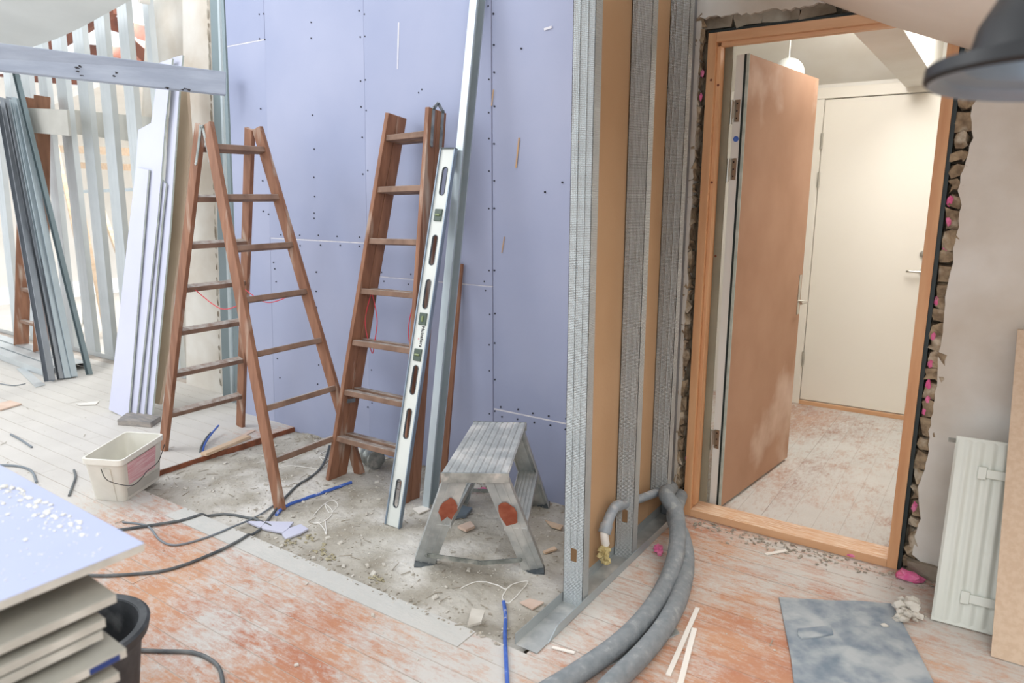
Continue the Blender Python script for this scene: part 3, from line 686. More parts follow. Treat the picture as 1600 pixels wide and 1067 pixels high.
for (a, b) in (((2.13), 0), ((2.44), 0)):
    p = Pf[0].lerp(Pt[0], .535) if a < 2.3 else Pf[1].lerp(Pt[1], .535); q = Qf[0].lerp(Qt[0], .537) if a < 2.3 else Qf[1].lerp(Qt[1], .537)
    p = V((p.x+.03, p.y+(.06 if a < 2.3 else -.06), p.z-.01)); q = V((q.x-.03, q.y+(.06 if a < 2.3 else -.06), q.z-.01)); m_ = (p+q)/2-V((0, 0, .07))
    lab(MB().tube(spline([p, p.lerp(m_, .6)-V((0, 0, .01)), m_, q.lerp(m_, .6)-V((0, 0, .01)), q]), .0025, 6).build('cord', 'red_cord', LA), 'thin red safety cord')
LB = thing('step_ladder', 'folded wooden double ladder leaning on the violet wall beside the level', 'ladder', (-2.6, 2.45, PZ))
f = [V((-2.80, 2.395, PZ)), V((-2.275, 2.395, PZ))]; t = [V((-2.53, 2.655, 1.835)), V((-2.275, 2.655, 1.845))]
nb_ = (f[1]-f[0]).cross(t[0]-f[0]).normalized(); nb_ = -nb_ if nb_.y < 0 else nb_
ladder_frame(*f, *t, nb_, LB)
off = nb_*.066
f2 = [p+off for p in f]; t2 = [p+off for p in t]
for q in f2: q.z = PZ
ladder_frame(*f2, *t2, nb_, LB)
xx = V((.0145, 0, 0))
for k, s_ in enumerate((0, 1)):
    a = t[1].lerp(t2[1], s_)+xx; b = a-(t[1]-f[1])*.09; hinge_plate([a-V((0, 0, .0)), b], .018, (0, 1, 0), LB)
a = t[1]+xx; b = t2[1]+xx; hinge_plate([a, (a+b)/2+V((0, 0, .03)), b], .016, (0, .3, 1), LB)
p = f[0].lerp(t[0], .23)+V((0.013, -.0, 0)); lab(MB().bar(p+off*.1, p+off*.95, .02, .006, (0, 0, 1)).build('clip', 'steel_dirty', LB), 'small pale metal clip')
for (a, c) in ((0, 1),):
    for k, (u, ln) in enumerate(((.08, .30), (.11, .27), (.86, .34))):
        p = f[0].lerp(t[0], .53).lerp(f[1].lerp(t[1], .53), u)+off*.5; q = p-V((-.012, .02, ln)); m_ = (p+q)/2+V((-.045 if k != 1 else .03, 0, 0))
        lab(MB().tube(spline([p, m_, q, q+V((.02, 0, .06))]), .0024, 6).build('cord', 'red_cord', LB), 'thin red cord hanging in a loop')

# distant folded ladder by the left studs
LC = thing('step_ladder', 'distant reddish wooden ladder behind the bundle of steel profiles', 'ladder', (-6.9, 2.8, 0))
fa, fb = fl(33, 546), fl(64, 557); ta, tb_ = pY(44, 152, 3.0), pY(66, 150, 3.0)
nn = V((.45, .9, 0))
ladder_frame(fa, fb, ta, tb_, nn, LC, depth=.12, thick=.03)

# ------------------------------------------------------------------ SPIRIT LEVEL
L0 = fl(614, 822, PZ); L1 = pY(701, 233, 2.60)
Lu = (L1-L0).normalized(); Lx = (V((1, .06, 0))-Lu*V((1, .06, 0)).dot(Lu)).normalized(); Ln = Lx.cross(Lu).normalized()   # toward wall or camera
if Ln.y > 0: Ln = -Ln
LL = (L1-L0).length; LW = .086
lev = thing('spirit_level', 'long pale grey spirit level leaning upright in front of the ladder', 'level', L0)
def lp(u, v, n=0): return L0+Lu*u+Lx*v+Ln*n
def level_t(py):   # position along the level seen at picture row py
    best = min(range(0, 401), key=lambda i: abs(project(L0+Lu*LL*i/400)[1]-py)); return LL*best/400
def project(p):
    c = CM.transposed() @ (V(p)-CO); return (800+F*c.x/-c.z, 533.5-F*c.y/-c.z)
slots = [(level_t(a), level_t(b)) for a, b in ((306, 261), (415, 368), (483, 436), (616, 570), (685, 638), (793, 748))]
blocks = [level_t(y_) for y_ in (337, 498, 554)]
def plate_holes(name, W, Lh, holes, thick, m, parent, origin):
    cu = bpy.data.curves.new(name, 'CURVE'); cu.dimensions = '2D'; cu.fill_mode = 'BOTH'; cu.extrude = thick/2
    def poly(pts):
        s_ = cu.splines.new('POLY'); s_.points.add(len(pts)-1)
        for i, (a, b) in enumerate(pts): s_.points[i].co = (a, b, 0, 1)
        s_.use_cyclic_u = True
    poly([(-W/2, 0), (W/2, 0), (W/2, Lh), (-W/2, Lh)])
    for h in holes: poly(h)
    oc = bpy.data.objects.new(name, cu); COL.objects.link(oc)
    dg = bpy.context.evaluated_depsgraph_get(); me = bpy.data.meshes.new_from_object(oc.evaluated_get(dg)); bpy.data.objects.remove(oc)
    R_ = Matrix((Lx, Lu, Lx.cross(Lu))).transposed(); me.transform(R_.to_4x4()); me.name = name
    o = bpy.data.objects.new(name, me); COL.objects.link(o); me.materials.clear(); me.materials.append(MATS[m]); o.parent = parent; o.location = origin-wloc(parent); return o
def oval(a, b, w_, n=10):
    r = w_/2; out = [(r*math.cos(math.pi*i/n), b-r+r*math.sin(math.pi*i/n)) for i in range(n+1)]
    return out+[(-r*math.cos(math.pi*i/n), a+r-r*math.sin(math.pi*i/n)) for i in range(n+1)]
plate_holes('web', LW-.006, LL, [oval(a, b, .029) for a, b in slots], .006, 'level_paint', lev, L0)
for s_ in (-1, 1):
    lab(MB().bar(lp(0, s_*(LW/2-.003)), lp(LL, s_*(LW/2-.003)), .006, .022, Lx).build('flange', 'level_side', lev, bevel=.001), 'blue-grey milled edge')
for (a, b) in slots:
    mb = MB(); ov = oval(a, b, .029, 8); n = len(ov)
    for i in range(n):
        p, q = ov[i], ov[(i+1) % n]; mb.bar(lp(p[1], p[0]), lp(q[1], q[0]), .010, .0025, Ln)
    mb.build('slot_rim', 'rubber', lev)
for i, u in enumerate(blocks):
    o = MB().hexa([lp(u-.028, -.021, -.008), lp(u-.028, .021, -.008), lp(u+.028, .021, -.008), lp(u+.028, -.021, -.008)], [lp(u-.028, -.021, .009), lp(u-.028, .021, .009), lp(u+.028, .021, .009), lp(u+.028, -.021, .009)]).build('vial_block', 'vial_block', lev, bevel=.003)
    MB().tube([lp(u-.013 if i == 1 else u, 0 if i == 1 else -.012, .0095), lp(u+.013 if i == 1 else u, 0 if i == 1 else .012, .0095)], .0055, 10).build('vial', 'vial', o, smooth=True)
MB().hexa([lp(LL, -LW/2, -.012), lp(LL, LW/2, -.012), lp(LL, LW/2, .012), lp(LL, -LW/2, .012)], [lp(LL+.004, -LW/2, -.012), lp(LL+.004, LW/2, -.012), lp(LL+.004, LW/2, .012), lp(LL+.004, -LW/2, .012)]).build('end_cap', 'rubber', lev)
def text_mesh(txt, size, xd, yd, origin, m, parent, name='lettering', bold=.0):
    cu = bpy.data.curves.new(name, 'FONT'); cu.body = txt; cu.size = size; cu.extrude = .0003; cu.offset = bold; cu.align_x = 'CENTER'; cu.align_y = 'CENTER'; cu.space_character = 1.08
    oc = bpy.data.objects.new(name, cu); COL.objects.link(oc); dg = bpy.context.evaluated_depsgraph_get()
    me = bpy.data.meshes.new_from_object(oc.evaluated_get(dg)); bpy.data.objects.remove(oc)
    zd = V(xd).cross(V(yd)); me.transform(Matrix((V(xd), V(yd), zd)).transposed().to_4x4()); me.materials.clear(); me.materials.append(MATS[m])
    o = bpy.data.objects.new(name, me); COL.objects.link(o); o.parent = parent; o.location = origin-wloc(parent); o['kind'] = 'stuff'; return o
tu = (level_t(510)+level_t(541))/2
text_mesh('Hultafors', .0235, -Lu, Lx, lp(tu, .008, .0038), 'ink', lev, bold=.0006)
text_mesh('^', .02, -Lu, Lx, lp(tu-.012, -.012, .0038), 'red_cord', lev, 'emblem')

# ------------------------------------------------------------------ STEEL PROFILES AND SLAT BEHIND THE LEVEL
def leaning_profile(name, label, p0, p1, w_, f_, m='galv', wd=(1, .0, 0), group=None):
    o = c_profile(p0, p1, w_, f_, wd, None, None, lip=.006, t=.002).build(name, m); return tag(o, label, 'steel profile', group)
p0 = fl(651, 799, PZ)+V((0, .07, 0)); p1 = pY(744, -30, 2.755)
leaning_profile('steel_profile', 'tall galvanised profile leaning behind the spirit level up out of view', p0, p1, .062, -.040, 'galv', (0, 1, 0))
rb_ = MB()
for k in (-.02, -.006, .010, .022):
    rb_.bar(p0+V((.0015, k, 0)), p1+V((.0015, k, 0)), .003, .004, (0, 1, 0))
top_profile = [o_ for o_ in COL.objects if o_.name == 'steel_profile'][0]
lab(rb_.build('rib', 'galv_white', top_profile), 'pressed ribs')
p0 = min((fl(692, y_, PZ) for y_ in range(700, 800)), key=lambda q_: abs(q_.y-2.68)); p1 = pY(719, 412, 2.78)
tag(MB().bar(p0, p1, .035, .012, (1, 0, 0)).build('lath', 'ladder_wood'), 'thin brown slat leaning on the violet wall behind the profiles', 'slat')
# metal can behind the ladder
cp = fl(606, 712, PZ); ca = V((.8, .5, 0)).normalized(); c_ = V((cp.x-.02, 2.66, PZ+.06))
o = MB().lathe(c_, [(.001, .0), (.04, .0), (.048, -.002), (.052, .004), (.05, .012), (.05, .07), (.053, .074), (.05, .078), (.05, .14), (.053, .144), (.048, .148), (.001, .148)], 28, (.86, -.3, .05)).build('metal_can', 'steel_dirty', smooth=True)
tag(o, 'small dented metal can lying behind the leaning ladder', 'can')

# ------------------------------------------------------------------ STEP STOOL
st = thing('step_stool', 'aluminium folding step stool with rust-red patches on its legs', 'step stool', (-1.62, 2.3, PZ))
ZS = .475
FLc, FRc, BLc, BRc = fl(690, 738, ZS), fl(795, 739, ZS), fl(740, 659, ZS), fl(822, 661, ZS)
ux = (FRc-FLc).normalized(); dp = ((BLc-FLc)+(BRc-FRc)).normalized(); L_ = ((BLc-FLc).length+(BRc-FRc).length)/2
uy = V((-ux.y, ux.x, 0)); W_ = ((FRc-FLc).length+(BRc-BLc).length)/2
ctr = (FLc+FRc+BLc+BRc)/4; D_ = ((BLc+BRc)/2-(FLc+FRc)/2).length
# platform as corrugated slab: ribs run front-back
def S(a, b, z): return (FLc.lerp(FRc, a)).lerp(BLc.lerp(BRc, a), b)+V((0, 0, z))
mb = MB(); nr = 9
mb.hexa([S(0, 0, -.008), S(1, 0, -.008), S(1, 1, -.008), S(0, 1, -.008)], [S(0, 0, -.002), S(1, 0, -.002), S(1, 1, -.002), S(0, 1, -.002)])
for i in range(nr):
    a, b = (i+.08)/nr, (i+.92)/nr; c, d = (i+.22)/nr, (i+.78)/nr
    mb.hexa([S(a, 0, -.002), S(b, 0, -.002), S(b, 1, -.002), S(a, 1, -.002)], [S(c, 0, .001), S(d, 0, .001), S(d, 1, .001), S(c, 1, .001)])
lab(mb.build('platform', 'aluminium', st), 'ribbed dusty platform')
lab(MB().hexa([S(-.01, -.012, -.036), S(1.01, -.012, -.036), S(1.01, 0, -.036), S(-.01, 0, -.036)], [S(-.01, -.012, .001), S(1.01, -.012, .001), S(1.01, 0, .001), S(-.01, 0, .001)]).build('apron', 'steel_dirty', st, bevel=.001), 'front apron of the platform')
MB().hexa([S(-.01, 1, -.036), S(1.01, 1, -.036), S(1.01, 1.012, -.036), S(-.01, 1.012, -.036)], [S(-.01, 1, .001), S(1.01, 1, .001), S(1.01, 1.012, .001), S(-.01, 1.012, .001)]).build('apron', 'steel_dirty', st)
feet = [fl(664, 882, PZ), fl(833, 893, PZ), fl(722, 783, PZ)-V((0, .03, 0)), fl(853, 786, PZ)-V((0, .05, 0))]
tops = [S(.19, .03, -.034), S(.80, .03, -.034), S(.19, .97, -.034), S(.80, .97, -.034)]
# the leg profile is wide in the plane parallel to the front
for i, (f_, t_) in enumerate(zip(feet, tops)):
    a, b = ortho(t_-f_, ux); mb = MB(); w0 = .082
    mb.bar(f_+V((0, 0, .012)), t_, w0, .004, ux)
    for s_ in (-1, 1): mb.bar(f_+V((0, 0, .012))+a*s_*w0/2, t_+a*s_*w0/2, .004, .03, ux, (0, .013 if i < 2 else -.013))
    for k in (-.2, .2): mb.bar(f_+V((0, 0, .012))+a*k*w0-b*.003, t_+a*k*w0-b*.003, .008, .003, ux)
    lg = mb.build('leg', 'aluminium', st)
    MB().bar(f_-a*.043-V((0, 0, 0)), f_+a*.046, .045, .018, b if abs(b.z) < .5 else uy, (0, 0)).build('foot', 'rubber', lg)
    if i < 2:
        nface = -b if b.y > 0 else b
        cpt = f_.lerp(t_, .70 if i == 0 else .66)+nface*.0052
        pts = []; 
        for j in range(14):
            an = 2*math.pi*j/14; r_ = 1.3+.55*noise.noise(V((math.cos(an)*2, math.sin(an)*2, i*5)))
            pts.append(cpt+a*(.026*math.cos(an)*r_ + (.012 if i == 0 else -.004))+(t_-f_).normalized()*.05*math.sin(an)*r_)
        lab(MB().prism(pts, nface*.0006).build('paint_patch', 'rust_red', lg), 'rust-red paint smear')
# treads half way down between front and back legs
for (i, j, n_) in ((1, 3, 1), (0, 2, -1)):
    a = feet[i].lerp(tops[i], .5); b = feet[j].lerp(tops[j], .5)
    mb = MB(); aa, bb = ortho(b-a, ux); mb.bar(a, b, .085, .004, ux)
    for s_ in (-1, 1): mb.bar(a+aa*s_*.0425, b+aa*s_*.0425, .004, .024, ux)
    for k in (-.28, -.1, .1, .28): mb.bar(a+aa*k*.085+V((0, 0, .003)), b+aa*k*.085+V((0, 0, .003)), .006, .004, ux)
    lab(mb.build('tread', 'aluminium', st), 'lower ribbed tread')
p = feet[0].lerp(tops[0], .17)+V((.01, -.028, 0)); q = feet[1].lerp(tops[1], .17)+V((-.01, -.028, 0)); m_ = p.lerp(q, .56)-V((0, 0, .022))
br_ = MB().bar(p, m_, .018, .004, (0, 0, 1)).bar(m_-V((.0, .004, 0)), q-V((0, .004, 0)), .018, .004, (0, 0, 1)).build('brace', 'steel_dirty', st)
for c in (p, m_, q): MB().lathe(c-V((0, .003, 0)), [(.001, .004), (.007, .003), (.007, -.002)], 10, (0, -1, 0)).build('rivet', 'steel_dirty', br_)
p = feet[2].lerp(tops[2], .17)+V((0, .03, 0)); q = feet[3].lerp(tops[3], .17)+V((0, .03, 0)); MB().bar(p, q, .018, .004, (0, 0, 1)).build('brace', 'steel_dirty', st)

# ------------------------------------------------------------------ WHITE RECTANGULAR BUCKET
bk = thing('plaster_bucket', 'dirty white rectangular plastic bucket with a pink label, left of the open ladder', 'bucket', (-3.45, 1.65, 0))
ZR = .245
R0, R1, R2, R3 = fl(127, 717, ZR), fl(189, 740-19, ZR), fl(255, 679, ZR), fl(197, 675, ZR)
B0, B1, B2 = fl(146, 780), fl(196, 784), fl(252, 747); B3 = B0+(B2-B1)*.97
R = [R0, R1, R2, R3]; B = [B0, B1, B2, B3]; cR = sum(R, V())/4; cB = sum(B, V())/4
def rounded(q, r, n=5):
    out = []
    for i in range(4):
        p = q[i]; a = (q[i-1]-p); b = (q[(i+1) % 4]-p); ra = p+a.normalized()*r; rb = p+b.normalized()*r
        for k in range(n+1):
            t = k/n; out.append(ra.lerp(p, t).lerp(p.lerp(rb, t), t))
    return out
ro = rounded(R, .03); bo = rounded(B, .028); n = len(ro)
inn = [cR+(p-cR)*.965 for p in ro]; bi = [cB+(p-cB)*.96+V((0, 0, .004)) for p in bo]
mb = MB(); mb.add(bo+ro+inn+bi, [])
for (a, b) in ((0, 1), (1, 2), (2, 3)):
    for i in range(n): mb.f.append((a*n+i, a*n+(i+1) % n, b*n+(i+1) % n, b*n+i))
mb.f.append(tuple(range(n))); mb.f.append(tuple(3*n+i for i in range(n)))
mb.build('body', 'plastic_white', bk, smooth=True)
mb = MB(); r1 = [cR+(p-cR)*1.035+V((0, 0, .0)) for p in ro]; r2 = [p-V((0, 0, .022)) for p in r1]; r3 = [cR+(p-cR)*.96 for p in ro]; r1t = [p+V((0, 0, .003)) for p in r1]; r3t = [p+V((0, 0, .003)) for p in r3]
mb.add(r2+r1t+r3t+r3, [])
for (a, b) in ((0, 1), (1, 2), (2, 3)):
    for i in range(n): mb.f.append((a*n+i, a*n+(i+1) % n, b*n+(i+1) % n, b*n+i))
lab(mb.build('rim', 'plastic_white', bk, smooth=True), 'thick folded rim')
def side(a, b, u, v, out=.002):   # point on side between corners a,b ; v height fraction
    p = B[a].lerp(B[b], u).lerp(R[a].lerp(R[b], u), v); c = cB.lerp(cR, v); d = (B[b]-B[a]).normalized(); nn_ = V((d.y, -d.x, 0)); nn_ = nn_ if nn_.dot(p-c) > 0 else -nn_
    return p+nn_*out
lab(MB().hexa([side(1, 2, .12, .36), side(1, 2, .80, .36), side(1, 2, .80, .36, .0005), side(1, 2, .12, .36, .0005)], [side(1, 2, .12, .86), side(1, 2, .80, .86), side(1, 2, .80, .86, .0005), side(1, 2, .12, .86, .0005)]).build('label', 'pink_label', bk), 'pink printed label')
lab(MB().hexa([side(1, 2, .08, .08), side(1, 2, .92, .08), side(1, 2, .92, .08, .0003), side(1, 2, .08, .08, .0003)], [side(1, 2, .08, .28), side(1, 2, .92, .28), side(1, 2, .92, .28, .0003), side(1, 2, .08, .28, .0003)]).build('label', 'rail_grey', bk), 'pale grey lower label strip')
MB().hexa([side(0, 1, .45, 0, .002), side(0, 1, .75, 0, .002), side(0, 1, .75, 0, -.001), side(0, 1, .45, 0, -.001)], [side(0, 1, .5, .8, .006), side(0, 1, .7, .8, .006), side(0, 1, .7, .8, -.001), side(0, 1, .5, .8, -.001)]).build('rib', 'plastic_white', bk)
pa = side(0, 1, .5, .82, .012); pb = side(1, 2, .98, .80, .014)
lab(MB().tube(spline([pa, side(0, 1, .72, .58, .03), side(1, 2, .0, .42, .035), side(1, 2, .25, .44, .04), side(1, 2, .42, .48, .03), side(1, 2, .56, .50, .03), side(1, 2, .80, .52, .02), pb]), .0022, 6).build('handle', 'wire', bk), 'bent wire handle')

# ------------------------------------------------------------------ STACK OF PLASTERBOARDS IN FRONT
stackdefs = []
ZT = .85
tc = fl(225, 848, ZT)
def stack_board(x1, y1, z, th, lenx, leny, label, skew=0, m=('violet_sheet', 'board_core'), group='plasterboards stacked in the foreground'):
    t_ = thing('plasterboard', label, 'plasterboard', (x1-lenx/2, y1-leny/2, z-th), group)
    def rect(zz, ins=0):
        c = [V((x1-ins, y1-ins, zz)), V((x1-lenx+ins, y1-ins+skew, zz)), V((x1-lenx+ins, y1-leny+ins, zz)), V((x1-ins, y1-leny+ins, zz))]; return c
    MB().hexa(rect(z-th+.001), rect(z-.001)).build('core', m[1], t_)
    MB().hexa(rect(z-.001, -.0008), rect(z, .0008)).build('face_paper', m[0], t_)
    return t_
stack_board(tc.x, tc.y, ZT, .0165, 1.3, 1.5, 'topmost violet plasterboard with white plaster crumbs on it', .03, ('violet_top', 'board_core'))
levels = [(181, 928, .785, 'second plasterboard from the top, its grey underside paper showing', .10), (164, 966, .752, 'third plasterboard of the stack, edge set back', .12),
          (160, 985, .733, 'fourth plasterboard of the stack, just under the set-back one', .12), (197, 1013, .698, 'fifth plasterboard of the stack, jutting out with a blue mark on its edge', .1), (186, 1050, .664, 'lowest plasterboard in view, set back under the jutting one', .1)]
lv = []
for (px, py, z, l, s_) in levels:
    c = fl(px, py, z); lv.append(c); o = stack_board(c.x, c.y, z, .016, 1.2, 1.35, l, .02+s_*.3, ('board_paper', 'board_core'))
# packing boards between
zz = [.8325, .815, .80]
stack_board(tc.x-.13, tc.y-.10, .8325, .016, 1.1, 1.3, 'plasterboard tucked directly under the topmost board', .02, ('board_paper', 'board_core'))
stack_board(tc.x-.17, tc.y-.12, .8155, .029, 1.1, 1.3, 'thick plasterboard offcut packed beneath the upper boards', .02, ('board_paper', 'board_core'))
stack_board(tc.x-.2, tc.y-.15, .716, .017, 1.0, 1.2, 'plasterboard hidden in the gap above the jutting board', .02, ('board_paper', 'board_core'))
stack_board(tc.x-.2, tc.y-.15, .768, .015, 1.0, 1.2, 'plasterboard filling the gap under the second board', .02, ('board_paper', 'board_core'))
stack_board(tc.x-.2, tc.y-.15, .681, .016, 1.0, 1.2, 'plasterboard filling the gap under the jutting board', .02, ('board_paper', 'board_core'))
c = lv[3]; tag(MB().box(c.x+.0, c.x+.0012, c.y-.06, c.y-.012, .684, .694).build('edge_label', 'blue_dark'), 'small blue printed strip on the jutting board edge', 'label')
tr1 = thing('trestle', 'low timber trestle carrying the stacked plasterboards', 'trestle', (tc.x-.7, tc.y-.7, 0))
for yy in (tc.y-.35, tc.y-1.1):
    MB().box(tc.x-1.1, tc.x-.26, yy-.04, yy+.04, .60, .648).build('bearer', 'light_timber', tr1)
    for xx_ in (tc.x-1.0, tc.x-.42):
        MB().box(xx_-.03, xx_+.03, yy-.03, yy+.03, 0, .60).build('leg', 'light_timber', tr1)
cr = MB()
for k in range(420):
    u = rnd.random()**1.3; v = rnd.random(); px_ = 10+110*u+rnd.gauss(0, 16); py_ = 745+(u*70)+rnd.gauss(0, 22)-10
    p = fl(px_, py_, ZT)
    if p.y > tc.y-.02 or p.x > tc.x-.02: continue
    r_ = rnd.choice((.0015, .002, .003, .005)) if k > 30 else rnd.uniform(.004, .008)
    cr.blob(V((p.x, p.y, ZT+r_*.3)), r_, (1, 1, .6), .3, k, 1)
for k in range(160):
    p = fl(rnd.uniform(0, 190), rnd.uniform(725, 930), ZT)
    if p.y > tc.y-.02 or p.x > tc.x-.02: continue
    cr.blob(V((p.x, p.y, ZT+.0006)), rnd.uniform(.001, .0025), (1, 1, .5), .3, k, 1)
o = cr.build('plaster_crumbs', 'plastic_white'); tag(o, 'white plaster crumbs scattered on the topmost violet board', 'debris', kind='stuff')
o = MB()
for k in range(16): o.blob(V((tc.x-.135+rnd.uniform(-.01, .012), tc.y-.03-k*.035, .8325-.005+rnd.uniform(-.008, .006))), rnd.uniform(.005, .011), (1, 2, 1), .4, k, 1)
tag(o.build('torn_paper', 'brown_timber'), 'brown torn cardboard hanging under the topmost board', 'debris', kind='stuff')

# black bucket beyond the stack
bb_ = fl(213, 1000, .31); bcx, bcy = bb_.x-.175, bb_.y-.075
bkt = thing('black_bucket', 'black plastic builder bucket half hidden behind the stacked boards', 'bucket', (bcx, bcy, 0))
MB().lathe((bcx, bcy, 0), [(.001, 0), (.125, 0), (.165, .31), (.155, .31), (.118, .012), (.001, .012)], 40).build('body', 'bucket_black', bkt, smooth=True)
MB().lathe((bcx, bcy, .28), [(.162, 0), (.178, .004), (.184, .030), (.176, .036), (.158, .032), (.158, .004)], 40).build('rim', 'bucket_black', bkt, smooth=True)

# ------------------------------------------------------------------ LEANING VIOLET SHEETS AT THE PILLAR
def lean_sheet(px, d0, label, m='violet_sheet', th=.0125, edge='green_edge', group='leaning violet sheets'):
    p = V((-4.8, 2.29+d0, 0)); n_ = V((0, -2.4, .45)).normalized()   # plane leaning back
    pts = [pP(x, y_, p, n_) for x, y_ in px]
    lowest = min(q.z for q in pts)
    t_ = thing('plasterboard_sheet', label, 'plasterboard', (sum(q.x for q in pts)/len(pts), 2.3+d0, max(0, lowest)), group)
    nn_ = -n_ if n_.y < 0 else n_
    MB().prism([q+nn_*.001 for q in pts], nn_*(th-.001)).build('core', edge, t_)
    MB().prism(pts, nn_*.001).build('face_paper', m, t_)
    return t_
lean_sheet([(170, 640), (200, 655), (232, 265), (212, 262)], 0, 'front violet sheet leaning at the pillar, shortest and leftmost')
lean_sheet([(186, 640), (213, 648), (246, 340), (251, 281), (257, 200), (269, 91), (249, 98), (236, 192), (216, 203)], .022, 'tall violet sheet with a stepped broken left edge')
lean_sheet([(205, 640), (225, 648), (253, 340), (259, 288), (251, 279), (240, 340)], .044, 'narrow violet strip ending halfway up between taller sheets')
lean_sheet([(218, 640), (237, 650), (265, 360), (280, 142), (285, 86), (270, 90), (255, 330)], .066, 'rearmost violet sheet, reaching above the grey beam')
lean_sheet([(236, 628), (249, 632), (264, 545), (268, 470), (286, 360), (297, 217), (291, 128), (276, 128)], .16, 'tan board leaning behind the violet sheets', 'tan_board', .02, 'tan_board', None)
q = [fl(184, 664), fl(236, 668), fl(252, 658), fl(201, 651)]
o = MB().prism(q, (0, 0, .035)).build('timber_block', 'grey_timber', bevel=.002); tag(o, 'short grey plank lying at the foot of the leaning sheets', 'plank')

# ------------------------------------------------------------------ STEEL PROFILES LEANING AND LYING AT LEFT
G = 'bundle of steel profiles leaning at far left'
for i, (tx, ty, bx, by, w_, m_, l) in enumerate(((6, 158, 83, 596, .085, 'galv_dark', 'broad steel profile at the left of the leaning bundle'), (17, 155, 101, 592, .05, 'galv_dark', 'second steel profile from the left in the leaning bundle'),
        (26, 155, 109, 591, .045, 'galv', 'third steel profile from the left in the leaning bundle'), (33, 158, 119, 589, .06, 'galv', 'fourth steel profile, glossy and rounded at its foot'),
        (24, 100, 143, 585, .05, 'galv_green', 'longest darkest profile at the right of the leaning bundle'))):
    p0 = fl(bx, by); p1 = pY(tx, ty, 2.84)
    leaning_profile('steel_profile', l, p0, p1, w_, -.045 if i != 4 else -.03, m_, (1, 0, 0), G)
e0 = fl(66, 588); e1 = fl(-60, 540)
dr = (e1-e0).normalized(); ac = V((-dr.y, dr.x, 0)); ac = ac if ac.y > 0 else -ac
for i, l in enumerate(('nearest of the three steel profiles lying on the floor', 'middle one of the three steel profiles lying on the floor', 'farthest of the three steel profiles lying on the floor')):
    a = e0+ac*(.055+.12*i)+V((0, 0, .001)); o = MB(); b = a+dr*2.6
    o.bar(a+V((0, 0, .0525)), b+V((0, 0, .0525)), .10, .002, ac)
    for s_ in (-1, 1): o.bar(a+ac*s_*.05+V((0, 0, .027)), b+ac*s_*.05+V((0, 0, .027)), .002, .052, ac)
    tag(o.build('steel_profile', 'galv_white'), l, 'steel profile', 'steel profiles lying at far left')
q = [fl(26, 577), fl(56, 606), fl(71, 602), fl(38, 575)]
tag(MB().prism([v+V((0, 0, .002)) for v in q], (0, 0, .004)).build('metal_offcut', 'galv_white'), 'flat pale metal offcut on the floor before the lying profiles', 'offcut')

# ------------------------------------------------------------------ RADIATOR, CHIPBOARD
r0 = fl(1454, 968); r0.z = 0.004
ra = thing('radiator', 'removed white panel radiator standing upright against the right wall', 'radiator', r0)
up = (V((0, .17, .61))).normalized(); rx = V((.995, .06, 0)).normalized(); rn = rx.cross(up).normalized()
if rn.y > 0: rn = -rn
RH, RWd = .645, .36
def rp(u, v, n=0): return r0+V((0, .0, 0))+rx*u+up*v+rn*n
# corrugated face, slightly rounded outline
mb = MB(); nu = 96; nv = 12; vs = []
for j in range(nv+1):
    v = RH*j/nv
    for i in range(nu+1):
        u = RWd*i/nu; e = min(u, RWd-u, v, RH-v); inside = max(0, min(1, (min(v, RH-v)-.035)/.02))*max(0, min(1, (min(u, RWd-u)-.02)/.015))
        n_ = .004*math.cos(2*math.pi*u/.036)*inside - .010*max(0, 1-e/.008); vs.append(rp(u, v, .02+n_))
mb.add(vs, [(j*(nu+1)+i, j*(nu+1)+i+1, (j+1)*(nu+1)+i+1, (j+1)*(nu+1)+i) for j in range(nv) for i in range(nu)])
lab(mb.build('front_panel', 'radiator', ra, smooth=True), 'fluted white front panel')
MB().hexa([rp(0, 0, 0), rp(RWd, 0, 0), rp(RWd, 0, .012), rp(0, 0, .012)], [rp(0, RH, 0), rp(RWd, RH, 0), rp(RWd, RH, .012), rp(0, RH, .012)]).build('back_panel', 'radiator', ra, bevel=.003)
for v in (.12*.75, RH*.80):
    b = MB().hexa([rp(.10, v, .022), rp(.30, v, .022), rp(.30, v, .034), rp(.10, v, .034)], [rp(.10, v+.03, .022), rp(.30, v+.03, .022), rp(.30, v+.03, .034), rp(.10, v+.03, .034)]).build('bracket', 'radiator', ra, bevel=.003)
    MB().hexa([rp(.075, v-.006, .022), rp(.10, v-.006, .022), rp(.10, v-.006, .032), rp(.075, v-.006, .032)], [rp(.075, v+.036, .022), rp(.10, v+.036, .022), rp(.10, v+.036, .032), rp(.075, v+.036, .032)]).build('bracket_end', 'radiator', b, bevel=.002)
MB().tube([rp(0, RH-.018, .01), rp(-.022, RH-.018, .01)], .009, 6).build('pipe_stub', 'steel_dirty', ra)
k0 = fl(1548, 1026); k0.z = .002; k1 = pY(1590, 515, 2.93)
kx = V((1.25, 0, 0))
o = MB().hexa([k0, k0+kx, k0+kx+V((0, .016, .0)), k0+V((0, .016, 0))], [k1, k1+kx+V((0, 0, .0)), k1+kx+V((0, .016, 0)), k1+V((0, .016, 0))]).build('chipboard', 'chipboard'); tag(o, 'tan chipboard sheet leaning on the right wall in front of the radiator', 'chipboard')

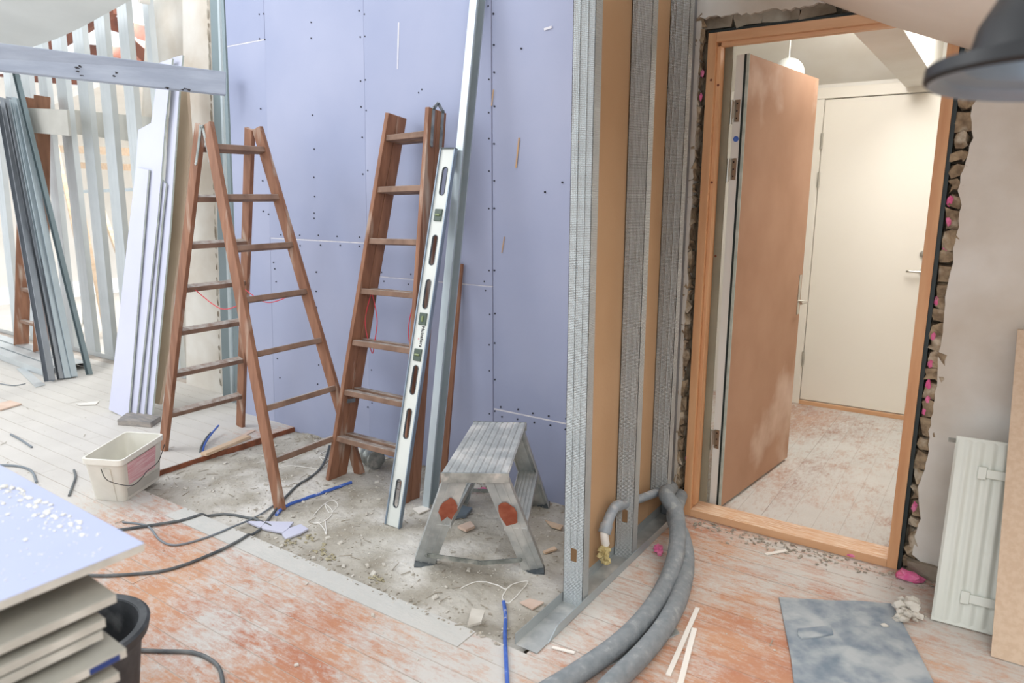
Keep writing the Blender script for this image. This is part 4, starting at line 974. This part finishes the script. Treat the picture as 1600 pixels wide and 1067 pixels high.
# ------------------------------------------------------------------ GREY MAT and debris on it
mpts = [(1217, 934), (1262, 937), (1300, 939), (1345, 940), (1392, 944), (1400, 955), (1412, 978), (1432, 1015), (1450, 1050), (1470, 1090), (1360, 1094), (1243, 1090), (1236, 1030)]
q = [fl(x_, y_, .003) for x_, y_ in mpts]
tag(MB().prism(q, (0, 0, .004)).build('grey_sheet', 'mat_grey', bevel=.001), 'dusty blue-grey sheet lying flat on the boards before the radiator', 'sheet')
q = [fl(x_, y_, .007) for x_, y_ in ((1247, 984), (1298, 979), (1302, 992), (1280, 996), (1252, 999), (1246, 993))]
tag(MB().prism(q, (0, 0, .006)).build('flat_shard', 'mat_grey', bevel=.001), 'flat grey shard lying on the blue-grey sheet', 'shard')
o = MB().blob(fl(1382, 977, .01), .014, (1, .8, .5), .4, 3, 1).build('plaster_lump', 'rubble'); tag(o, 'small pale plaster lump at the right edge of the blue-grey sheet', 'lump')
o = MB()
for k in range(26): p = fl(1418+rnd.uniform(-18, 18), 960+rnd.uniform(-16, 14), .012); o.blob(p+V((0, 0, rnd.uniform(0, .03))), rnd.uniform(.006, .018), (1.4, .8, 1), .5, k, 1)
tag(o.build('crumpled_rubble', 'rubble'), 'small heap of crumpled plaster rubble between sheet and radiator', 'rubble', kind='stuff')

# ------------------------------------------------------------------ HOSES, PIPE
def hose(pts, r, label, name='insulated_hose', m='hose_foam', cat='hose', n=16):
    return tag(MB().tube(spline(pts, 10), r, n).build(name, m, smooth=True), label, cat)
HR = .033
def hp_(x_, y_, z_=HR): return fl(x_, y_, z_)
pts = [V((-1.125, 2.93, .14)), pX(1040, 792, -1.07), pX(1056, 800, -1.0), hp_(1058, 850, .10), hp_(1046, 900, .05), hp_(1015, 955), hp_(970, 1003), hp_(905, 1050), hp_(840, 1090)]
pts[1].z = max(pts[1].z, .19)
hose(pts, HR, 'thick grey foam-covered hose, the left one of the pair by the stud wall')
pts = [V((-1.09, 2.96, .10)), pX(1048, 806, -1.01)+V((0, .04, -.02)), hp_(1066, 840, .09), hp_(1072, 880, .04), hp_(1062, 930), hp_(1040, 975), hp_(1005, 1020), hp_(955, 1070), hp_(930, 1100)]
hose(pts, HR, 'thick grey foam-covered hose, the right one curving nearer the door')
pp = thing('waste_pipe', 'grey plastic waste pipe with elbow running along the foot of the stud wall', 'pipe', (-1.13, 2.5, .2))
a = V((-1.13, 2.86, .155)); b = pX(962, 793, -1.13); b = V((-1.13, b.y, b.z)); c = pX(941, 806, -1.13)
MB().tube([a, b], .018, 20).build('pipe', 'pipe_grey', pp, smooth=True)
MB().tube([a+(b-a)*.04, a+(b-a)*.10], .024, 20).build('collar', 'pipe_grey', pp, smooth=True)
c = b+V((0, -.085, -.055))
MB().tube(spline([b+V((0, .035, -.0)), b+V((0, -.01, .004)), b+V((0, -.05, -.018)), c]), .0205, 20).build('elbow', 'pipe_grey', pp, smooth=True)
MB().tube([c+V((0, .012, .015)), c+V((0, -.008, -.014))], .0245, 20).build('socket', 'pipe_grey', pp, smooth=True)
d = pX(937, 828, -1.13); d = V((-1.13, c.y+.005, c.z-.065))
lab(MB().tube(spline([c, c+V((0, -.008, -.02)), d]), .0165, 16).build('inner_pipe', 'pipe_white', pp, smooth=True), 'white pipe end')
o = MB()
for k in range(14): o.blob(d+V((rnd.uniform(-.012, .012), rnd.uniform(-.022, .02), -.01-rnd.uniform(0, .055))), rnd.uniform(.010, .020), (1, 1, 1), .5, k, 2)
lab(o.build('foam_plug', 'yellow_foam', pp, smooth=True), 'lumpy yellowish foam hanging from the pipe end')

# lying galvanised bead and white strips beneath hoses
q = [fl(x_, y_, .002) for x_, y_ in ((905, 1062), (1062, 990), (1052, 978), (890, 1040))]
tag(MB().prism(q, (0, 0, .003)).build('flat_profile', 'galv_dimple'), 'flat perforated metal strip lying under the two hoses', 'metal strip')
def strip(a, b, w_, h_, m, name, label, cat):
    p = fl(*a, h_/2+.001); q = fl(*b, h_/2+.001); return tag(MB().bar(p, q, h_, w_, (0, 0, 1)).build(name, m, bevel=min(h_, w_)*.15), label, cat)
strip((1090, 950), (1044, 1055), .016, .006, 'white_paint', 'white_strip', 'longer thin white strip lying right of the hoses, the left of two', 'strip')
strip((1085, 982), (1062, 1072), .018, .006, 'white_paint', 'white_strip', 'thin white strip lying right of the hoses, the right of two', 'strip')
strip((863, 1011), (898, 1020), .012, .004, 'white_paint', 'white_strip', 'short white strip near the end of the floor track', 'strip')
strip((1196, 866), (1229, 860), .016, .004, 'white_paint', 'white_strip', 'short curved white strip below the door threshold', 'strip')
o = MB()
for k in range(7): o.blob(fl(1028+rnd.uniform(-9, 9), 859+rnd.uniform(-5, 5), .012), rnd.uniform(.010, .018), (1, 1, .8), .5, k, 2)
tag(o.build('pink_scrap', 'pink_foam'), 'crumpled pink foam scrap between the stud wall and the hoses', 'foam scrap')

# ------------------------------------------------------------------ LAMP TOP RIGHT
lc = CO+ray(1655, 128).normalized()*1.02
la = thing('pendant_lamp', 'black domed lamp shade hanging close to the camera at top right', 'lamp', lc)
ax = V((.02, .06, 1)).normalized()
MB().lathe(lc, [(.126, 0), (.131, .004), (.130, .018), (.098, .022), (.089, .03), (.084, .06), (.068, .092), (.042, .112), (.02, .118), (.018, .15)], 56, ax).build('shade', 'lamp_black', la, smooth=True)
MB().lathe(lc, [(.126, 0), (.118, .003), (.112, .012), (.092, .018), (.084, .03), (.078, .06), (.062, .088), (.036, .106), (.01, .11)], 56, ax).build('lining', 'level_side', la, smooth=True)
MB().lathe(lc+ax*.06, [(.001, -.03), (.014, -.024), (.022, 0), (.016, .025), (.011, .045)], 24, ax).build('bulb', 'globe', la, smooth=True)
MB().tube([lc+ax*.14, V((lc.x+.03, lc.y+.03, 2.6))], .004, 8).build('cord', 'cable', la)

# ------------------------------------------------------------------ CABLES AND SMALL THINGS ON THE FLOOR
def ground(x_, y_, r):
    p = fl(x_, y_, 0)
    z = 0
    if PX0 < p.x < PX1 and PY0 < p.y < 2.8:
        p = fl(x_, y_, PZ); z = pit_z(p.x, p.y)
    return V((p.x, p.y, z+r))
def cable(pts, r, label, name='cable', m='cable', cat='cable', grp=None):
    q = spline([ground(x_, y_, r) for x_, y_ in pts], 8)
    for v in q:
        if not (PX0 < v.x < PX1 and PY0 < v.y < 2.8): v.z = max(v.z, r)
        else: v.z = max(v.z, pit_z(v.x, v.y)+r*.8)
    return tag(MB().tube(q, r, 8).build(name, m, smooth=True), label, cat, grp)
cable([(150, 834), (200, 828), (280, 816), (345, 806), (385, 812), (405, 818), (440, 835)], .0065, 'thick black cable arching across the boards below the white bucket')
cable([(130, 901), (180, 901), (260, 893), (330, 868), (375, 846), (410, 828), (450, 775), (500, 735), (515, 700)], .0065, 'thick black cable sweeping from behind the stack to the ladder foot')
cable([(192, 817), (230, 823), (250, 845), (275, 853), (320, 842), (360, 826), (400, 812), (432, 788)], .0045, 'thin grey cable with a kink between the two black cables', m='cable_light')
cable([(205, 1018), (250, 1020), (300, 1022), (330, 1034), (345, 1052), (350, 1090)], .0065, 'black cable curving down from behind the black bucket')
cable([(17, 680), (32, 688), (50, 700)], .006, 'short grey cable scrap on the dusty floor at far left', m='cable_light')
cable([(0, 728), (30, 730), (50, 738), (57, 755)], .006, 'grey cable scrap peeking from behind the stacked boards', m='cable_light')
cable([(116, 736), (118, 748), (112, 765), (108, 776)], .006, 'short dark cable scrap left of the white bucket')
cable([(0, 600), (22, 603), (40, 600)], .004, 'thin dark wire curving by the metal offcut', m='cable_light')
# blue things
cable([(432, 808), (445, 795), (470, 783), (500, 773), (530, 763), (549, 755)], .008, 'bright blue corrugated tube lying on the screed between the ladders', 'blue_tube', 'blue_plastic', 'tube')
cable([(787, 942), (790, 965), (789, 1000), (791, 1040), (794, 1090)], .007, 'bright blue corrugated tube pointing at the camera, bottom centre', 'blue_tube', 'blue_plastic', 'tube')
bl_ = thing('blue_offcut', 'blue and black curved strip of plastic by the wood slat', 'strip', ground(322, 705, 0))
q = [ground(315, 716, .006), ground(320, 700, .02), ground(330, 688, .035), ground(343, 676, .05)]; MB().tube(spline(q), [.006]*24+[.003], 8).build('strip', 'blue_plastic', bl_)
q = [ground(312, 718, .004), ground(314, 704, .012), ground(321, 693, .024), ground(330, 685, .036)]; lab(MB().tube(spline(q), .006, 8).build('strip', 'cable', bl_), 'black half of the strip')
strip((318, 710), (388, 682), .045, .018, 'light_timber', 'wood_offcut', 'pale sawn batten lying along the cut floor edge', 'batten')
strip((366, 688), (396, 672), .03, .006, 'tile_pink', 'wood_offcut', 'thin pinkish wood splinter behind the pale batten', 'splinter')
# violet offcuts
def flat(pts, th, m, name, label, cat, lift=.0, tilt=None):
    q = [ground(x_, y_, .003+lift) for x_, y_ in pts]; zz = max(v.z for v in q)
    for v in q: v.z = zz
    return tag(MB().prism(q, (0, 0, th)).build(name, m), label, cat)
flat([(385, 820), (412, 832), (442, 838), (450, 832), (459, 821)], .008, 'violet_sheet', 'plasterboard_offcut', 'triangular violet plasterboard offcut near the open ladder foot', 'offcut')
flat([(441, 840), (447, 832), (470, 824), (482, 831), (470, 838), (447, 847)], .008, 'violet_sheet', 'plasterboard_offcut', 'small pale violet offcut touching the triangular one', 'offcut')
flat([(0, 632), (16, 628), (34, 633), (0, 643)], .01, 'tile_pink', 'board_offcut', 'grey-brown board offcut at the left edge of the floor', 'offcut')
flat([(118, 632), (155, 628), (150, 633), (125, 634)], .004, 'white_paint', 'board_offcut', 'thin white offcut on the dusty floor behind the bucket', 'offcut')
flat([(812, 944), (828, 938), (850, 944), (832, 955)], .005, 'tile_pink', 'tile_fragment', 'pinkish square fragment in front of the step stool', 'fragment')
flat([(730, 982), (737, 966), (758, 970), (752, 988)], .008, 'rubble', 'tile_fragment', 'cream square fragment at the corner of the lifted floor', 'fragment')
flat([(852, 818), (880, 826), (876, 832), (862, 828)], .006, 'light_timber', 'wood_chip', 'flat wood splinter right of the step stool', 'splinter')
flat([(848, 866), (866, 858), (870, 862), (852, 868)], .008, 'light_timber', 'wood_chip', 'small bent wood chip near the near stud', 'splinter')
flat([(700, 808), (722, 796), (738, 800), (728, 812), (708, 815)], .012, 'level_side', 'crushed_disc', 'crumpled pale blue disc under the step stool', 'disc')
flat([(715, 828), (735, 820), (742, 828), (728, 834)], .012, 'tile_pink', 'board_scrap', 'curled beige paper scrap under the step stool', 'scrap')
flat([(645, 798), (662, 794), (672, 799), (655, 806)], .006, 'white_paint', 'paper_scrap', 'white paper scrap at the foot of the tall steel profile', 'scrap')
o = MB()
for k in range(4): o.blob(ground(745+k*4, 772-k, .012), .010, (1.4, 1, .8), .5, k+9, 1)
tag(o.build('pink_scrap', 'pink_foam'), 'tiny pink foam scrap seen under the step stool', 'foam scrap')
flat([(695, 715), (640, 720), (700, 728), (716, 720)], .004, 'tile_pink', 'board_scrap', 'beige scrap by the wall behind the stool', 'scrap')
# wool and lump near ladder
o = MB()
for k in range(16): o.blob(ground(400+rnd.uniform(-12, 12), 632+rnd.uniform(-9, 12), .01+rnd.uniform(0, .04)), rnd.uniform(.02, .035), (1, 1, .8), .5, k, 2)
tag(o.build('mineral_wool', 'wool'), 'greenish-brown lump of mineral wool at the foot of the violet wall', 'insulation')
o = MB()
for (cx_, cy_) in ((478, 838), (500, 860), (520, 872), (590, 905), (455, 850)):
    for k in range(12): o.blob(ground(cx_+rnd.gauss(0, 7), cy_+rnd.gauss(0, 4), .003), rnd.uniform(.003, .008), (1.5, 1, .6), .5, k, 1)
tag(o.build('wool_tufts', 'wool'), 'scattered tufts of brown wool along the edge of the grey board', 'debris', kind='stuff')
# white strings
def curl(pts, label): return cable(pts, .0022, label, 'string', 'string', 'string')
curl([(500, 712), (512, 705), (520, 712), (508, 722), (500, 715), (515, 720), (505, 730)], 'tangle of white string at the foot of the folded ladder')
curl([(490, 805), (505, 790), (520, 782), (528, 790), (515, 800), (508, 788), (520, 800), (505, 815), (490, 818)], 'curly white string beside the blue tube on the screed')
curl([(480, 822), (495, 816), (505, 825), (510, 835), (508, 812)], 'short white string loop below the curly one')
curl([(720, 920), (745, 911), (775, 915), (790, 922), (800, 915)], 'wavy white string in front of the step stool')
curl([(790, 925), (800, 915), (825, 910), (810, 930), (795, 942), (785, 935), (790, 925)], 'looped pale wire above the blue tube, bottom centre')
curl([(420, 735), (455, 728), (500, 735)], 'thin pale wire on the screed behind the open ladder foot')
# rubble
def scatter(n, area_fn, sizes, m, label, name, seed):
    r = random.Random(seed); mb = MB()
    for k in range(n):
        x_, y_ = area_fn(r); g_ = ground(x_, y_, 0); s_ = r.choice(sizes)
        p = g_+V((0, 0, s_*.25)); a = r.uniform(0, 6.28); ex = V((math.cos(a), math.sin(a), r.uniform(-.2, .2)))*s_; ey = V((-math.sin(a), math.cos(a), r.uniform(-.2, .2)))*s_*r.uniform(.4, .9); ez = V((0, 0, s_*r.uniform(.2, .5)))
        mb.hexa([p-ex-ey, p+ex-ey*.7, p+ex*.8+ey, p-ex*.9+ey*.8], [p-ex*.8-ey*.7+ez, p+ex*.7-ey*.6+ez, p+ex*.6+ey*.7+ez, p-ex*.6+ey*.6+ez])
    return tag(mb.build(name, m), label, 'debris', kind='stuff')
def pitarea(r):
    while True:
        X, Y_ = r.uniform(PX0+.03, PX1-.03), r.uniform(PY0+.02, 2.77)
        x_, y_ = project(V((X, Y_, PZ)));
        return x_, y_
def wallarea(r): return project(V((r.uniform(-3.5, -1.2), 2.79-abs(r.gauss(0, .06)), PZ)))
def anyfloor(r):
    X = r.uniform(-5.5, .1); return project(V((X, r.uniform(.9, 2.76 if -4.2 < X < -1 else 2.95), 0)))
def doorarea(r): return project(V((r.uniform(-1.0, .1), 2.97-abs(r.gauss(0, .06)), 0)))
def edgearea(r): return project(V((r.uniform(-2.6, -1.2), 1.735+abs(r.gauss(0, .05)), PZ)))
scatter(2600, pitarea, (.0015, .002, .003, .0045), 'rubble', 'pale plaster crumbs strewn over the screed', 'plaster_crumbs', 1)
scatter(1100, pitarea, (.0015, .002, .003, .005), 'rubble_dark', 'grey grit and wood crumbs strewn over the screed', 'grit', 2)
scatter(90, pitarea, (.007, .010, .013), 'rubble', 'larger pale plaster chips on the screed', 'plaster_chips', 3)
scatter(420, wallarea, (.003, .005, .008), 'rubble_dark', 'line of grey rubble along the foot of the violet wall', 'rubble', 4)
scatter(1500, anyfloor, (.0015, .002, .003), 'rubble', 'fine plaster crumbs scattered over the painted boards', 'floor_crumbs', 5)
scatter(50, anyfloor, (.005, .008), 'rubble', 'plaster chips scattered over the painted boards', 'floor_chips', 6)
scatter(260, doorarea, (.003, .005, .008), 'rubble_dark', 'rubble gathered below the door threshold and jambs', 'rubble', 7)
scatter(160, edgearea, (.002, .004, .007), 'rubble_dark', 'grey rubble along the front edge of the lifted floor', 'rubble', 8)
# twigs / slivers
sv = MB(); r = random.Random(5)
for k in range(150):
    x_, y_ = pitarea(r) if k < 110 else anyfloor(r); p = ground(x_, y_, .003); a = r.uniform(0, 6.28); l = r.uniform(.015, .06); sv.bar(p, p+V((math.cos(a)*l, math.sin(a)*l, .002)), .002, .003, (0, 0, 1))
tag(sv.build('slivers', 'rubble_dark'), 'thin wood slivers and wire ends scattered on the floor', 'debris', kind='stuff')
